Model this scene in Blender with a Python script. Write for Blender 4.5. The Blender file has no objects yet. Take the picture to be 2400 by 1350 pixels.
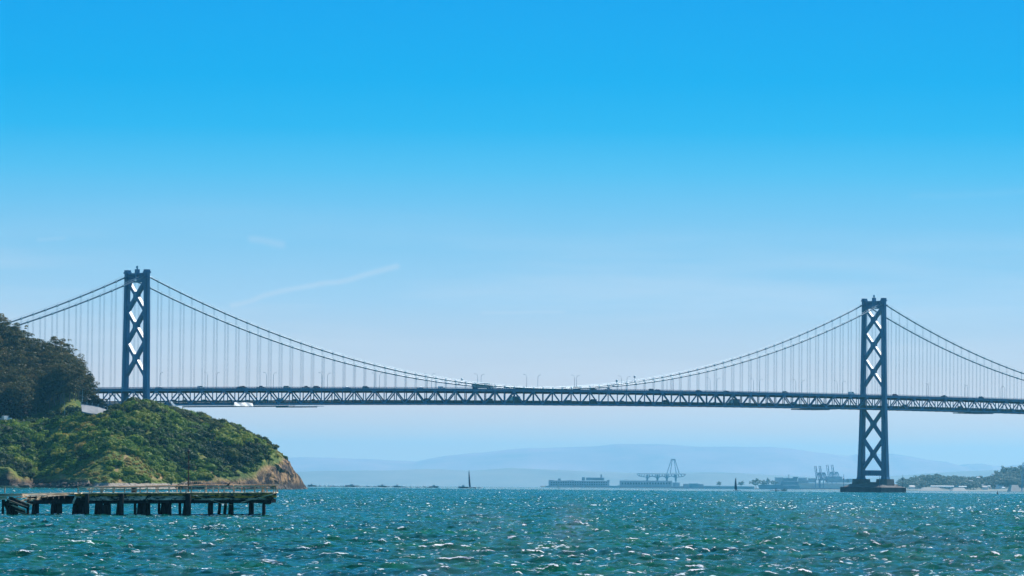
import bpy, math, random
import numpy as np
from mathutils import Matrix, Vector
R = math.radians
rng = np.random.default_rng(7)
random.seed(7)
scene = bpy.context.scene
COL = scene.collection

# ------------------------------------------------------------------ camera
EYE = 4.0                      # metres above the bay
F = 9500.0                     # focal length in photograph pixels (2400 wide)
PITCH = math.atan(456.7 / F)
ROLL = 0.0090
cd = bpy.data.cameras.new('camera')
cam = bpy.data.objects.new('camera', cd)
COL.objects.link(cam)
cd.sensor_width = 36.0
cd.lens = 36.0 * F / 2400.0
cd.clip_start = 1.0
cd.clip_end = 200000.0
CM = Matrix.Rotation(math.pi / 2 + PITCH, 4, 'X') @ Matrix.Rotation(ROLL, 4, 'Z')
cam.matrix_world = Matrix.Translation((0, 0, EYE)) @ CM
scene.camera = cam
CMI = np.array(CM.to_3x3())

# ------------------------------------------------------------------ sky and sun
SUN_EL, SUN_AZ = 45.0, 46.0    # azimuth clockwise from the viewing direction (+Y)
w = bpy.data.worlds.new('World')
scene.world = w
w.use_nodes = True
nt = w.node_tree
nt.nodes.clear()
def wn(t, **k):
    n = nt.nodes.new(t)
    for a, b in k.items(): setattr(n, a, b)
    return n
def wl(a, b): nt.links.new(a, b)
sky = wn('ShaderNodeTexSky', sky_type='NISHITA', sun_disc=False)
sky.sun_elevation = R(SUN_EL)
sky.sun_rotation = R(SUN_AZ)
sky.air_density = 1.0; sky.dust_density = 0.3; sky.ozone_density = 2.5
geo = wn('ShaderNodeTexCoord')
sep = wn('ShaderNodeSeparateXYZ'); wl(geo.outputs['Generated'], sep.inputs[0])
# elevation ramp of the clear spring sky: pale at the horizon, saturated azure a few degrees up
ramp = wn('ShaderNodeValToRGB')
mr = wn('ShaderNodeMapRange'); mr.inputs['From Min'].default_value = 0.0; mr.inputs['From Max'].default_value = 0.16
wl(sep.outputs['Z'], mr.inputs['Value']); wl(mr.outputs[0], ramp.inputs[0])
def lin(c):
    return tuple(((v/255)/12.92 if v/255 <= 0.04045 else ((v/255+0.055)/1.055)**2.4) for v in c)
SKYR = [(0.0, (255, 219, 196)), (1.1, (252, 226, 214)), (1.8, (216, 222, 232)), (2.55, (178, 216, 243)), (3.3, (146, 206, 242)),
        (3.8, (124, 201, 243)), (4.4, (86, 194, 244)), (5.0, (38, 183, 243)), (5.7, (0, 174, 241)), (6.9, (0, 164, 239)), (9.0, (0, 150, 228))]   # the azure then deepens towards the zenith
el = ramp.color_ramp.elements
for i, (deg, c) in enumerate(SKYR):
    p = math.sin(R(deg)) / 0.16
    e = el[i] if i < 2 else el.new(p)
    e.position = p
    e.color = (*[q*.785 for q in lin(c)], 1)     # seen at exposure +0.35
# thin high cloud: faint streaks high up, in sky directions
def cnode(op, a, b=None, c=None):
    n = wn('ShaderNodeMath', operation=op)
    for i, v in enumerate((a, b, c)):
        if v is None: continue
        if isinstance(v, (int, float)): n.inputs[i].default_value = v
        else: wl(v, n.inputs[i])
    return n.outputs[0]
def ray(px, py):
    d = CMI @ np.array([px - 1200.0, 675.0 - py, -F])
    return d / np.linalg.norm(d)
dv = cnode('DIVIDE', sep.outputs['X'], sep.outputs['Y'])
ez = sep.outputs['Z']
mp = wn('ShaderNodeMapping'); mp.inputs['Scale'].default_value = (9, 9, 90)
wl(geo.outputs['Generated'], mp.inputs[0])
nz = wn('ShaderNodeTexNoise'); nz.inputs['Scale'].default_value = 1.0; nz.inputs['Detail'].default_value = 5; nz.inputs['Roughness'].default_value = .55
wl(mp.outputs[0], nz.inputs['Vector'])
veil = cnode('MULTIPLY', cnode('MAXIMUM', cnode('SUBTRACT', nz.outputs[0], 0.45), 0.0), 1.4)
band = wn('ShaderNodeMapRange', interpolation_type='SMOOTHSTEP')
band.inputs['From Min'].default_value = 0.075; band.inputs['From Max'].default_value = 0.035
wl(ez, band.inputs['Value'])
total = cnode('MULTIPLY', veil, band.outputs[0])
nz2 = wn('ShaderNodeTexNoise'); nz2.inputs['Scale'].default_value = 60.0; nz2.inputs['Detail'].default_value = 4
wl(geo.outputs['Generated'], nz2.inputs['Vector'])
def streak(pts, width, amp, front=True):
    """old contrail: a band along straight pieces between sky directions"""
    global total
    for (x0, y0), (x1, y1) in zip(pts[:-1], pts[1:]):
        a, b = ray(x0, y0), ray(x1, y1)
        ax, az, bx, bz = a[0]/a[1], a[2], b[0]/b[1], b[2]
        L = math.hypot(bx-ax, bz-az); ux, uz = (bx-ax)/L, (bz-az)/L
        px_ = cnode('SUBTRACT', dv, ax); pz_ = cnode('SUBTRACT', ez, az)
        t = cnode('ADD', cnode('MULTIPLY', px_, ux), cnode('MULTIPLY', pz_, uz))
        t = cnode('MINIMUM', cnode('MAXIMUM', t, 0.0), L)
        qx = cnode('SUBTRACT', px_, cnode('MULTIPLY', t, ux)); qz = cnode('SUBTRACT', pz_, cnode('MULTIPLY', t, uz))
        qz = cnode('ADD', qz, cnode('MULTIPLY', cnode('SUBTRACT', nz2.outputs[0], .5), width*2.0/F))
        d = cnode('SQRT', cnode('ADD', cnode('MULTIPLY', qx, qx), cnode('MULTIPLY', qz, qz)))
        m = wn('ShaderNodeMapRange', interpolation_type='SMOOTHSTEP')
        m.inputs['From Min'].default_value = width / F; m.inputs['From Max'].default_value = 0
        m.inputs['To Max'].default_value = amp
        wl(d, m.inputs['Value'])
        total = cnode('MAXIMUM', total, m.outputs[0])
streak([(545, 712), (596, 700), (622, 688), (690, 675), (790, 660), (850, 645), (930, 624)], 12, .24)
streak([(590, 562), (660, 575)], 16, .16)
streak([(1640, 688), (1760, 681), (1880, 671)], 6, .16)
streak([(1395, 652), (1455, 637)], 4, .12)
streak([(1130, 736), (1320, 731)], 8, .14)
streak([(2140, 462), (2400, 444)], 14, .035)
streak([(90, 560), (150, 556)], 9, .10)
front = cnode('GREATER_THAN', sep.outputs['Y'], 0.0)
total = cnode('MULTIPLY', total, front)
mixc = wn('ShaderNodeMix', data_type='RGBA'); wl(total, mixc.inputs['Factor']); wl(ramp.outputs[0], mixc.inputs['A'])
mixc.inputs['B'].default_value = (*[q*.785 for q in lin((236, 238, 246))], 1)
sc_ = wn('ShaderNodeVectorMath', operation='SCALE'); wl(sky.outputs[0], sc_.inputs[0]); sc_.inputs['Scale'].default_value = 0.11
tn = wn('ShaderNodeMix', data_type='RGBA', blend_type='MULTIPLY'); tn.inputs['Factor'].default_value = 1.0; tn.inputs['B'].default_value = (.28, .86, 1.0, 1)
wl(sc_.outputs[0], tn.inputs['A'])
hi = wn('ShaderNodeMapRange', interpolation_type='SMOOTHSTEP'); hi.inputs['From Min'].default_value = 0.15; hi.inputs['From Max'].default_value = 0.32
wl(ez, hi.inputs['Value'])
mixh = wn('ShaderNodeMix', data_type='RGBA'); wl(hi.outputs[0], mixh.inputs['Factor']); wl(mixc.outputs['Result'], mixh.inputs['A']); wl(tn.outputs['Result'], mixh.inputs['B'])
bg = wn('ShaderNodeBackground'); bg.inputs['Strength'].default_value = 1.0
wl(mixh.outputs['Result'], bg.inputs['Color'])
wo = wn('ShaderNodeOutputWorld'); wl(bg.outputs[0], wo.inputs['Surface'])

sd = bpy.data.lights.new('sun', 'SUN'); sd.energy = 4.6; sd.angle = R(0.53); sd.color = (1.0, 0.95, 0.87)
so = bpy.data.objects.new('sun', sd); COL.objects.link(so)
SD = Vector((math.sin(R(SUN_AZ))*math.cos(R(SUN_EL)), math.cos(R(SUN_AZ))*math.cos(R(SUN_EL)), math.sin(R(SUN_EL))))
so.rotation_euler = SD.to_track_quat('Z', 'Y').to_euler()
vs = scene.view_settings
vs.view_transform = 'Standard'; vs.look = 'None'; vs.exposure = 0.35; vs.gamma = 1.0; vs.use_curve_mapping = False
cy = scene.cycles
cy.max_bounces = 8; cy.volume_bounces = 1; cy.diffuse_bounces = 3; cy.glossy_bounces = 3; cy.transparent_max_bounces = 8
cy.caustics_reflective = False; cy.caustics_refractive = False
cy.sample_clamp_indirect = 6.0

# ------------------------------------------------------------------ helpers
EARTH = 2 * 7.4e6              # refraction-corrected: sea level drops by d*d/EARTH
def drop(x, y): return (x*x + y*y) / EARTH
def level(px): return 1131.7 + 0.009 * (px - 1200)
def W(px, py, Y):
    """world point seen at photograph pixel px,py at depth Y"""
    d = ray(px, py)
    return np.array([d[0]/d[1]*Y, Y, EYE + d[2]/d[1]*Y])
def XatY(px, Y, py=1132): return W(px, py, Y)[0]

class MB:
    def __init__(s): s.v = []; s.f = []; s.n = 0; s.m = []
    def add(s, v, f, m=0):
        v = [tuple(map(float, p)) for p in v]
        s.v += v; s.f += [tuple(i + s.n for i in q) for q in f]; s.m += [m]*len(f); s.n += len(v)
    def box(s, x0, x1, y0, y1, z0, z1, m=0):
        s.add([(x0,y0,z0),(x1,y0,z0),(x1,y1,z0),(x0,y1,z0),(x0,y0,z1),(x1,y0,z1),(x1,y1,z1),(x0,y1,z1)],
              [(3,2,1,0),(4,5,6,7),(0,1,5,4),(1,2,6,5),(2,3,7,6),(3,0,4,7)], m)
    def hexa(s, p, m=0):   # 8 points: bottom 4 then top 4
        s.add(p, [(3,2,1,0),(4,5,6,7),(0,1,5,4),(1,2,6,5),(2,3,7,6),(3,0,4,7)], m)
    def bar(s, a, b, w, h, up=(0,0,1), m=0):
        a = np.array(a, float); b = np.array(b, float); d = b - a; L = np.linalg.norm(d)
        if L < 1e-6: return
        d /= L; u = np.array(up, float)
        side = np.cross(d, u)
        if np.linalg.norm(side) < 1e-4: side = np.cross(d, (1, 0, 0))
        side /= np.linalg.norm(side); u = np.cross(side, d)
        sx = side*w/2; uy = u*h/2
        s.hexa([a-sx-uy, a+sx-uy, a+sx+uy, a-sx+uy, b-sx-uy, b+sx-uy, b+sx+uy, b-sx+uy], m)
    def tube(s, pts, rad, n=6, m=0, cap=True):
        pts = [np.array(p, float) for p in pts]; k = len(pts)
        if not hasattr(rad, '__len__'): rad = [rad]*k
        ring = []; ref = None
        for i, p in enumerate(pts):
            d = pts[min(i+1, k-1)] - pts[max(i-1, 0)]; d = d/np.linalg.norm(d)
            if ref is None:
                ref = np.cross(d, (0, 0, 1) if abs(d[2]) < .9 else (1, 0, 0))
            ref = ref - d*np.dot(ref, d); ref /= np.linalg.norm(ref); o = np.cross(d, ref)
            ring += [p + rad[i]*(math.cos(t)*ref + math.sin(t)*o) for t in [2*math.pi*j/n for j in range(n)]]
        f = [(i*n+j, i*n+(j+1)%n, (i+1)*n+(j+1)%n, (i+1)*n+j) for i in range(k-1) for j in range(n)]
        if cap: f += [tuple(range(n-1, -1, -1)), tuple((k-1)*n+j for j in range(n))]
        s.add(ring, f, m)
    def build(s, name, mat, parent=None, smooth=False, bevel=0, **props):
        me = bpy.data.meshes.new(name)
        me.from_pydata(s.v, [], s.f)
        mats = mat if isinstance(mat, (list, tuple)) else [mat]
        for q in mats: me.materials.append(q)
        if len(mats) > 1: me.polygons.foreach_set('material_index', s.m)
        if smooth: me.polygons.foreach_set('use_smooth', [True]*len(s.f))
        me.validate(); me.update()
        return link(name, me, parent, bevel, **props)
def link(name, me, parent=None, bevel=0, **props):
    o = bpy.data.objects.new(name, me); COL.objects.link(o)
    if parent is not None: o.parent = parent
    if bevel:
        b = o.modifiers.new('b', 'BEVEL'); b.width = bevel; b.segments = 2; b.limit_method = 'ANGLE'
    for k, v in props.items(): o[k] = v
    return o
def npmesh(name, verts, quads, mat, parent=None, attrs=None, smooth=False, **props):
    me = bpy.data.meshes.new(name)
    verts = np.asarray(verts, np.float32); quads = np.asarray(quads, np.int32)
    k = quads.shape[1]
    me.vertices.add(len(verts)); me.vertices.foreach_set('co', verts.ravel())
    me.loops.add(quads.size); me.loops.foreach_set('vertex_index', quads.ravel())
    me.polygons.add(len(quads)); me.polygons.foreach_set('loop_start', np.arange(0, quads.size, k, dtype=np.int32))
    me.polygons.foreach_set('use_smooth', np.full(len(quads), smooth))
    for m_ in (mat if isinstance(mat, (list, tuple)) else [mat]): me.materials.append(m_)
    for an, (dom, vals) in (attrs or {}).items():
        a = me.attributes.new(an, 'FLOAT', dom); a.data.foreach_set('value', np.asarray(vals, np.float32))
    me.update(calc_edges=True)
    return link(name, me, parent, **props)
def empty(name, loc=(0,0,0), rz=0, **props):
    o = bpy.data.objects.new(name, None); COL.objects.link(o); o.location = loc; o.rotation_euler = (0,0,rz)
    for k, v in props.items(): o[k] = v
    return o
def T(label, category, group=None):
    d = dict(label=label, category=category)
    if group: d['group'] = group
    return d
def copytree(o, loc=None, rz=None, sc=None, parent=None, **props):
    c = o.copy(); COL.objects.link(c)
    if parent is not None: c.parent = parent
    for ch in o.children: copytree(ch, parent=c)
    if loc is not None: c.location = loc
    if rz is not None: c.rotation_euler = (0, 0, rz)
    if sc is not None: c.scale = sc if hasattr(sc, '__len__') else (sc, sc, sc)
    for k, v in props.items(): c[k] = v
    return c

# ------------------------------------------------------------------ materials
def mat(name, col, rough=.6, metal=0., var=.15, scale=1., col2=None, bump=0., bscale=None, spec=.5, stretch=(1,1,1), obvar=0., attr=None, coords='Object'):
    m = bpy.data.materials.new(name); m.use_nodes = True
    t = m.node_tree; b = t.nodes['Principled BSDF']
    b.inputs['Roughness'].default_value = rough; b.inputs['Metallic'].default_value = metal
    b.inputs['Specular IOR Level'].default_value = spec
    tc = t.nodes.new('ShaderNodeTexCoord'); mp = t.nodes.new('ShaderNodeMapping'); mp.inputs['Scale'].default_value = stretch
    t.links.new(tc.outputs[coords], mp.inputs[0])
    n = t.nodes.new('ShaderNodeTexNoise'); n.inputs['Scale'].default_value = scale; n.inputs['Detail'].default_value = 6; n.inputs['Roughness'].default_value = .6
    t.links.new(mp.outputs[0], n.inputs['Vector'])
    r = t.nodes.new('ShaderNodeValToRGB')
    c2 = col2 or tuple(min(1, c*(1+var)) for c in col); c1 = col if col2 else tuple(c*(1-var) for c in col)
    r.color_ramp.elements[0].position = .36; r.color_ramp.elements[0].color = (*c1, 1)
    r.color_ramp.elements[1].position = .64; r.color_ramp.elements[1].color = (*c2, 1)
    t.links.new(n.outputs[0], r.inputs[0]); out = r.outputs[0]
    if obvar or attr:
        hs = t.nodes.new('ShaderNodeHueSaturation'); t.links.new(out, hs.inputs['Color'])
        if attr: a = t.nodes.new('ShaderNodeAttribute'); a.attribute_name = attr; src = a.outputs['Fac']
        else: a = t.nodes.new('ShaderNodeObjectInfo'); src = a.outputs['Random']
        k = obvar or .5
        m1 = t.nodes.new('ShaderNodeMapRange'); m1.inputs['To Min'].default_value = 1-k; m1.inputs['To Max'].default_value = 1+k
        t.links.new(src, m1.inputs['Value']); t.links.new(m1.outputs[0], hs.inputs['Value']); out = hs.outputs[0]
    t.links.new(out, b.inputs['Base Color'])
    if bump:
        n2 = t.nodes.new('ShaderNodeTexNoise'); n2.inputs['Scale'].default_value = bscale or scale*4; n2.inputs['Detail'].default_value = 5
        t.links.new(mp.outputs[0], n2.inputs['Vector'])
        bp = t.nodes.new('ShaderNodeBump'); bp.inputs['Strength'].default_value = bump; bp.inputs['Distance'].default_value = .3
        t.links.new(n2.outputs[0], bp.inputs['Height']); t.links.new(bp.outputs[0], b.inputs['Normal'])
    return m
M = {}
M['steel'] = mat('painted steel', (.034, .142, .28), .42, 0, .22, .25, stretch=(1,1,.25), bump=.15, bscale=2.5)
M['steel_top'] = mat('painted steel cable', (.13, .18, .24), .40, .3, .1, .3, spec=.9)
M['rope'] = mat('galvanised rope', (.28, .42, .50), .5, .3, .1, .5)
M['concrete'] = mat('pier concrete', (.13, .12, .125), .85, 0, .3, .12, bump=.3, bscale=1.2)
M['concrete_dark'] = mat('stained concrete', (.045, .045, .065), .8, 0, .35, .2, bump=.3, bscale=1., stretch=(1,1,.3))
M['road'] = mat('asphalt', (.07, .07, .072), .9, 0, .2, .4)
M['pale_road'] = mat('pale road', (.33, .33, .34), .9, 0, .12, .3)
M['tarp'] = mat('white tarpaulin', (.62, .63, .66), .55, 0, .22, .6, bump=.3, bscale=1.5)
M['white'] = mat('white paint', (.72, .72, .72), .45, 0, .06, .5)
M['glass'] = mat('dark glass', (.02, .03, .04), .1, 0, .1, 1)
M['black'] = mat('black paint', (.012, .013, .016), .5, 0, .2, 1)
M['tyre'] = mat('rubber', (.015, .015, .015), .8, 0, .2, 1)
# ================================================================== the bridge
TH = math.radians(45.0)
ZL, ZR = 2490.0, 2988.0
AX = np.array([math.cos(TH), math.sin(TH), 0.]); TR = np.array([math.sin(TH), -math.cos(TH), 0.])   # along; towards the camera side
O0 = W(318.0, 908, ZL); O0[2] = 0
def B(u, t, z): return O0 + AX*u + TR*t + np.array([0, 0, z])
def deck(u): return 60.6 + .0265*u - .0000155*u*u     # top of the railing
HW = 8.7; PAN = 704/77.0
def u_of(px, t=0.):
    k = W(px, 950, 1.0)[0]
    a = O0 + TR*t
    return (k*a[1]-a[0])/(AX[0]-k*AX[1])
bridge = empty('suspension_bridge', tuple(B(0, 0, 0)), 0, **T('long blue grey steel suspension bridge with two X-braced towers and double-deck truss over the bay', 'bridge'))
BI = Matrix.Translation(tuple(-B(0, 0, 0)))
def bpart(mb, name, m, parent=None, **k):
    """mesh in world metres, re-based on the bridge's own origin"""
    o = B(0, 0, 0); mb.v = [(p[0]-o[0], p[1]-o[1], p[2]-o[2]) for p in mb.v]
    return mb.build(name, m, parent or bridge, **k)
def rect_leg(levels, u0, t0sign, zoff):
    """levels: (z, centre t, size along, size across); stepped cruciform plan"""
    mb = MB(); rings = []
    for z, tc, a, b in levels:
        c = .16
        pl = [(-a/2, -b/2+c*b), (-a/2+c*a, -b/2+c*b), (-a/2+c*a, -b/2), (a/2-c*a, -b/2), (a/2-c*a, -b/2+c*b), (a/2, -b/2+c*b),
              (a/2, b/2-c*b), (a/2-c*a, b/2-c*b), (a/2-c*a, b/2), (-a/2+c*a, b/2), (-a/2+c*a, b/2-c*b), (-a/2, b/2-c*b)]
        rings.append([B(u0+x, t0sign*tc + y, z+zoff) for x, y in pl])
    n = 12; v = [p for r in rings for p in r]
    f = [(i*n+j, i*n+(j+1) % n, (i+1)*n+(j+1) % n, (i+1)*n+j) for i in range(len(rings)-1) for j in range(n)]
    f += [tuple(range(n-1, -1, -1)), tuple((len(rings)-1)*n+j for j in range(n))]
    mb.add(v, f)
    return mb
def sized(z):
    k = np.interp(z, [9, 60, 71, 140], [0, 1, 2, 3])
    tc = np.interp(z, [9, 36, 71, 142], [11.6, 10.9, 10.1, 9.2]); a = np.interp(z, [9, 36, 71, 142], [5.2, 4.3, 3.7, 3.25])
    return z, tc, a, a*.98
def make_tower(u0, zoff, low, brace_z, label):
    tw = MB()   # top portal, with a row of slots, and the strut at the foot
    tt = 9.2-1.6
    for z0, z1 in ((134.6, 136.9), (139.3, 140.4)):
        a0 = [B(u0-1.3, -tt, z0+zoff), B(u0+1.3, -tt, z0+zoff), B(u0+1.3, tt, z0+zoff), B(u0-1.3, tt, z0+zoff)]
        tw.hexa(a0 + [p+np.array([0,0,z1-z0]) for p in a0])
    for t in (-6.3, -5., -3.7, -2.4, 2.4, 3.7, 5., 6.3):
        a0 = [B(u0-.9, t-.27, 136.85+zoff), B(u0+.9, t-.27, 136.85+zoff), B(u0+.9, t+.27, 136.85+zoff), B(u0-.9, t+.27, 136.85+zoff)]
        tw.hexa(a0 + [p+np.array([0,0,2.5]) for p in a0])
    a0 = [B(u0-1.1, -1.1, 136.85+zoff), B(u0+1.1, -1.1, 136.85+zoff), B(u0+1.1, 1.1, 136.85+zoff), B(u0-1.1, 1.1, 136.85+zoff)]
    tw.hexa(a0 + [p+np.array([0,0,5.9]) for p in a0])
    if low < 20:
        tt = sized(14)[1]-2.3
        a0 = [B(u0-1.6, -tt, 11.6), B(u0+1.6, -tt, 11.6), B(u0+1.6, tt, 11.6), B(u0-1.6, tt, 11.6)]
        fs = MB(); fs.hexa(a0 + [p+np.array([0,0,4.0]) for p in a0])
    to = bpart(tw, 'tower', M['steel'], label=label)
    if low < 20: bpart(fs, 'foot_strut', M['steel'], to)
    for s in (1, -1):
        lv = [sized(z) for z in ([low] + [z for z in (11, 14, 36, 60, 71, 90, 110, 130) if z > low+1] + [141.2])]
        if low < 20: lv[0] = (low, lv[0][1], lv[0][2]*1.22, lv[0][3]*1.18)
        lg = rect_leg(lv, u0, s, zoff)
        # saddle housing and walkway collar on the head of the leg
        z, tc, a, b = sized(141)
        for (zz0, zz1, k) in ((137.0, 137.5, 1.45), (141.2, 142.4, .92), (140.2, 141.2, 1.12)):
            q = [B(u0+x*a/2*k, s*tc+y*b/2*k, zz0+zoff) for x, y in ((-1,-1),(1,-1),(1,1),(-1,1))]
            lg.hexa(q + [p+np.array([0,0,zz1-zz0]) for p in q])
        bpart(lg, 'leg', M['steel'], to)
    for (z0, z1) in brace_z:
        br = MB()
        z0 += zoff if z0 > 60 else 0; z1 += zoff if z1 > 60 else 0
        ti0 = sized(z0-zoff)[1]-1.2; ti1 = sized(z1-zoff)[1]-1.2; nrm = tuple(AX)
        th = 2.15
        br.bar(B(u0, -ti0, z0), B(u0, ti1, z1), 2.4, th, up=(0,0,1))
        br2 = MB(); br.bar(B(u0+.003, ti0, z0), B(u0+.003, -ti1, z1), 2.406, th, up=(0,0,1))
        zc = (z0*ti1+z1*ti0)/(ti0+ti1)
        q = [B(u0+x*1.32, y*2.1, zc-2.6) for x, y in ((-1,-1),(1,-1),(1,1),(-1,1))]
        br.hexa(q + [p+np.array([0,0,5.2]) for p in q])
        for s in (-1, 1):
            for zz, tz in ((z0, ti0), (z1, ti1)):
                dz = 1 if zz == z0 else -1
                q = [B(u0+x*1.26, s*tz + y*1.3, zz-1.5+dz*1.1) for x, y in ((-1,-1),(1,-1),(1,1),(-1,1))]
                br.hexa(q + [p+np.array([0,0,3.0]) for p in q])
        bpart(br, 'cross_brace', M['steel'], to)
    fb = MB(); fb.tube([B(u0, 0, 142.7+zoff), B(u0, 0, 143.6+zoff)], [.5, .5], 8); fb.tube([B(u0, 0, 143.6+zoff), B(u0, 0, 144.9+zoff)], [.95, .5], 8)
    bpart(fb, 'beacon', M['rope'], to)
    return to
BZ = [(117.3, 135.2), (97.8, 117.3), (77.7, 97.8)]
make_tower(704, 0, 8.8, BZ + [(38.7, 59.8), (16.2, 38.7)], 'complete steel tower standing on a concrete caisson in the bay')
make_tower(0, -9.6, 20, BZ, 'steel tower rising behind the green headland')
# caisson of the seaward tower
def capsule(u0, t0, lu, lt, z0, z1, k=.0, taper=1.):
    mb = MB()
    def ring(f, z): return [B(u0+x*lu*f, t0+y*lt*f, z) for x, y in
        ((-1,-.72),(-.72,-1),(.72,-1),(1,-.72),(1,.72),(.72,1),(-.72,1),(-1,.72))]
    v = ring(1, z0)+ring(taper, z1)
    mb.add(v, [(i, (i+1) % 8, 8+(i+1) % 8, 8+i) for i in range(8)] + [tuple(range(7,-1,-1)), tuple(range(8,16))])
    return mb
SEA_R = -drop(*B(704, 0, 0)[:2])
ca = MB()
q = [B(704+x*14.5, y*19.5, -4) for x, y in ((-1,-1),(1,-1),(1,1),(-1,1))]
ca.hexa(q + [p+np.array([0,0,4+3.2]) for p in q])
cs = bpart(ca, 'caisson', M['concrete_dark'], bevel=.25)
q0 = [B(704+x*13.4, y*18.2, 3.2) for x, y in ((-1,-1),(1,-1),(1,1),(-1,1))]; q1 = [B(704+x*7.2, y*15.6, 5.6) for x, y in ((-1,-1),(1,-1),(1,1),(-1,1))]
mb = MB(); mb.hexa(q0+q1); bpart(mb, 'sloped_apron', M['concrete'], cs)
for s in (1, -1):
    mb = capsule(704, s*11.4, 6.0, 5.4, 5.0, 9.2, taper=.93); bpart(mb, 'pedestal', M['concrete'], cs)
mb = capsule(704, 0, 3.6, 7.5, 5.0, 7.0); bpart(mb, 'pedestal_link', M['concrete'], cs)
for (u, t) in ((-13.4, -17), (13.4, 17), (-13, 17)):
    mb = MB(); mb.tube([B(704+u, t, 3.1), B(704+u, t, 11.5)], .16, 6); mb.tube([B(704+u, t, 8.6), B(704+u, t, 9.6)], .42, 6); mb.tube([B(704+u, t, 11.2), B(704+u, t, 12.6)], .1, 5)
    bpart(mb, 'marker_post', M['steel'], cs)
mb = MB(); q = [B(1071+x*15, y*14, -4) for x, y in ((-1,-1),(1,-1),(1,1),(-1,1))]; mb.hexa(q + [p+np.array([0,0,74]) for p in q]); bpart(mb, 'anchorage', M['concrete'], bevel=.4)
# cables
ZT = {0: 129.0, 704: 138.3}
def cab(u):
    if u < 0:
        t = -u/352; return 129 - (129-56)*t - 66*t*(1-t)
    if u > 704:
        t = (u-704)/352; return 138.3 - (138.3-75)*t - 69.2*t*(1-t)
    t = u/704; return 129 + 9.3*t - 4*66*t*(1-t)
US = [i*PAN for i in range(-38, 77+39)]
for s in (1, -1):
    mb = MB(); pts = [B(u, s*9.15, cab(u)) for u in np.arange(-352, 1056.1, PAN/2)]
    mb.tube(pts, .46, 12)
    c_ = bpart(mb, 'main_cable', M['steel_top'], smooth=True)
    hb = MB()
    for u in US:
        d = (cab(u+1)-cab(u-1))/2
        hb.tube([B(u-.55, s*9.15, cab(u)-.55*d), B(u+.55, s*9.15, cab(u)+.55*d)], .66, 8)
        for ss in (.45, -.45): hb.tube([B(u, s*9.15+ss, cab(u)+.3), B(u, s*9.15+ss, cab(u)+1.35)], .05, 4)
    for ss in (.45, -.45):
        hb.tube([B(u, s*9.15+ss, cab(u)+1.35) for u in np.arange(-352, 1056.1, PAN)], .035, 4)
    bpart(hb, 'cable_band', M['rope'], c_, kind='stuff')
# suspenders: the hundred that show largest as parts, the others as one
sus = []
for s in (1, -1):
    for i, u in enumerate(US):
        if min(abs(u), abs(u-704)) < 4 or cab(u)-deck(u) < 1.2: continue
        if u < -180 or u > 930: continue
        sus.append((cab(u)-deck(u), u, s))
sus.sort(key=lambda q: (-(q[2] > 0), -q[0]))
rest = MB()
for k, (L, u, s) in enumerate(sus):
    mb = MB() if k < 100 else rest
    for du in (-.42, .42):
        for dt in (-.16, .16):
            mb.tube([B(u+du, s*9.15+dt, deck(u)-1.6), B(u+du*.9, s*9.15+dt, cab(u)-.3)], .036, 4, cap=False)
    if k < 100: bpart(mb, 'suspender', M['rope'])
bpart(rest, 'suspender_ropes', M['rope'], kind='stuff')
# stiffening trusses
U0, U1 = -22, 77+38
for s in (1, -1):
    ch = MB(); cb_ = MB()
    for i in range(U0, U1):
        u, v = i*PAN, (i+1)*PAN
        ch.bar(B(u, s*HW, deck(u)-2.05), B(v, s*HW, deck(v)-2.05), .75, .95)
        cb_.bar(B(u, s*HW, deck(u)-10.9), B(v, s*HW, deck(v)-10.9), .75, 1.0)
    tr = bpart(ch, 'side_truss', M['steel'])
    bpart(cb_, 'bottom_chord', M['steel'], tr)
    wb = MB()
    for i in range(U0, U1):
        u, v = i*PAN, (i+1)*PAN
        wb.bar(B(u, s*HW, deck(u)-10.5), B(u, s*HW, deck(u)-2.4), .5, .42, up=tuple(AX))
        if i % 2 == 0: wb.bar(B(u, s*HW, deck(u)-10.8), B(v, s*HW, deck(v)-2.2), .52, .66)
        else: wb.bar(B(u, s*HW, deck(u)-2.2), B(v, s*HW, deck(v)-10.8), .52, .66)
        e = B(u, s*HW, deck(u)-(10.6 if i % 2 == 0 else 2.3)); k = -1 if i % 2 == 0 else 1
        wb.hexa([e+AX*x+TR*y*.42+np.array([0,0,z]) for z in (-.75, .75) for x, y in ((-1.15,-1),(1.15,-1),(1.15,1),(-1.15,1))])
    bpart(wb, 'web_members', M['steel'], tr)
    rl = MB()
    for i in range(U0, U1):
        u, v = i*PAN, (i+1)*PAN
        for zz, hh in ((.06, .12), (.36, .07), (.62, .07)):
            rl.bar(B(u, s*(HW+.1), deck(u)-zz), B(v, s*(HW+.1), deck(v)-zz), .1, hh)
        for j in range(4):
            w_ = u+(v-u)*j/4; rl.bar(B(w_, s*(HW+.1), deck(w_)-1.0), B(w_, s*(HW+.1), deck(w_)-.05), .12, .12, up=tuple(AX))
        rl.bar(B(u, s*(HW+.14), deck(u)-1.15), B(v, s*(HW+.14), deck(v)-1.15), .3, .62)
    bpart(rl, 'railing', M['steel'])
dk = MB(); ld = MB()
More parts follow.
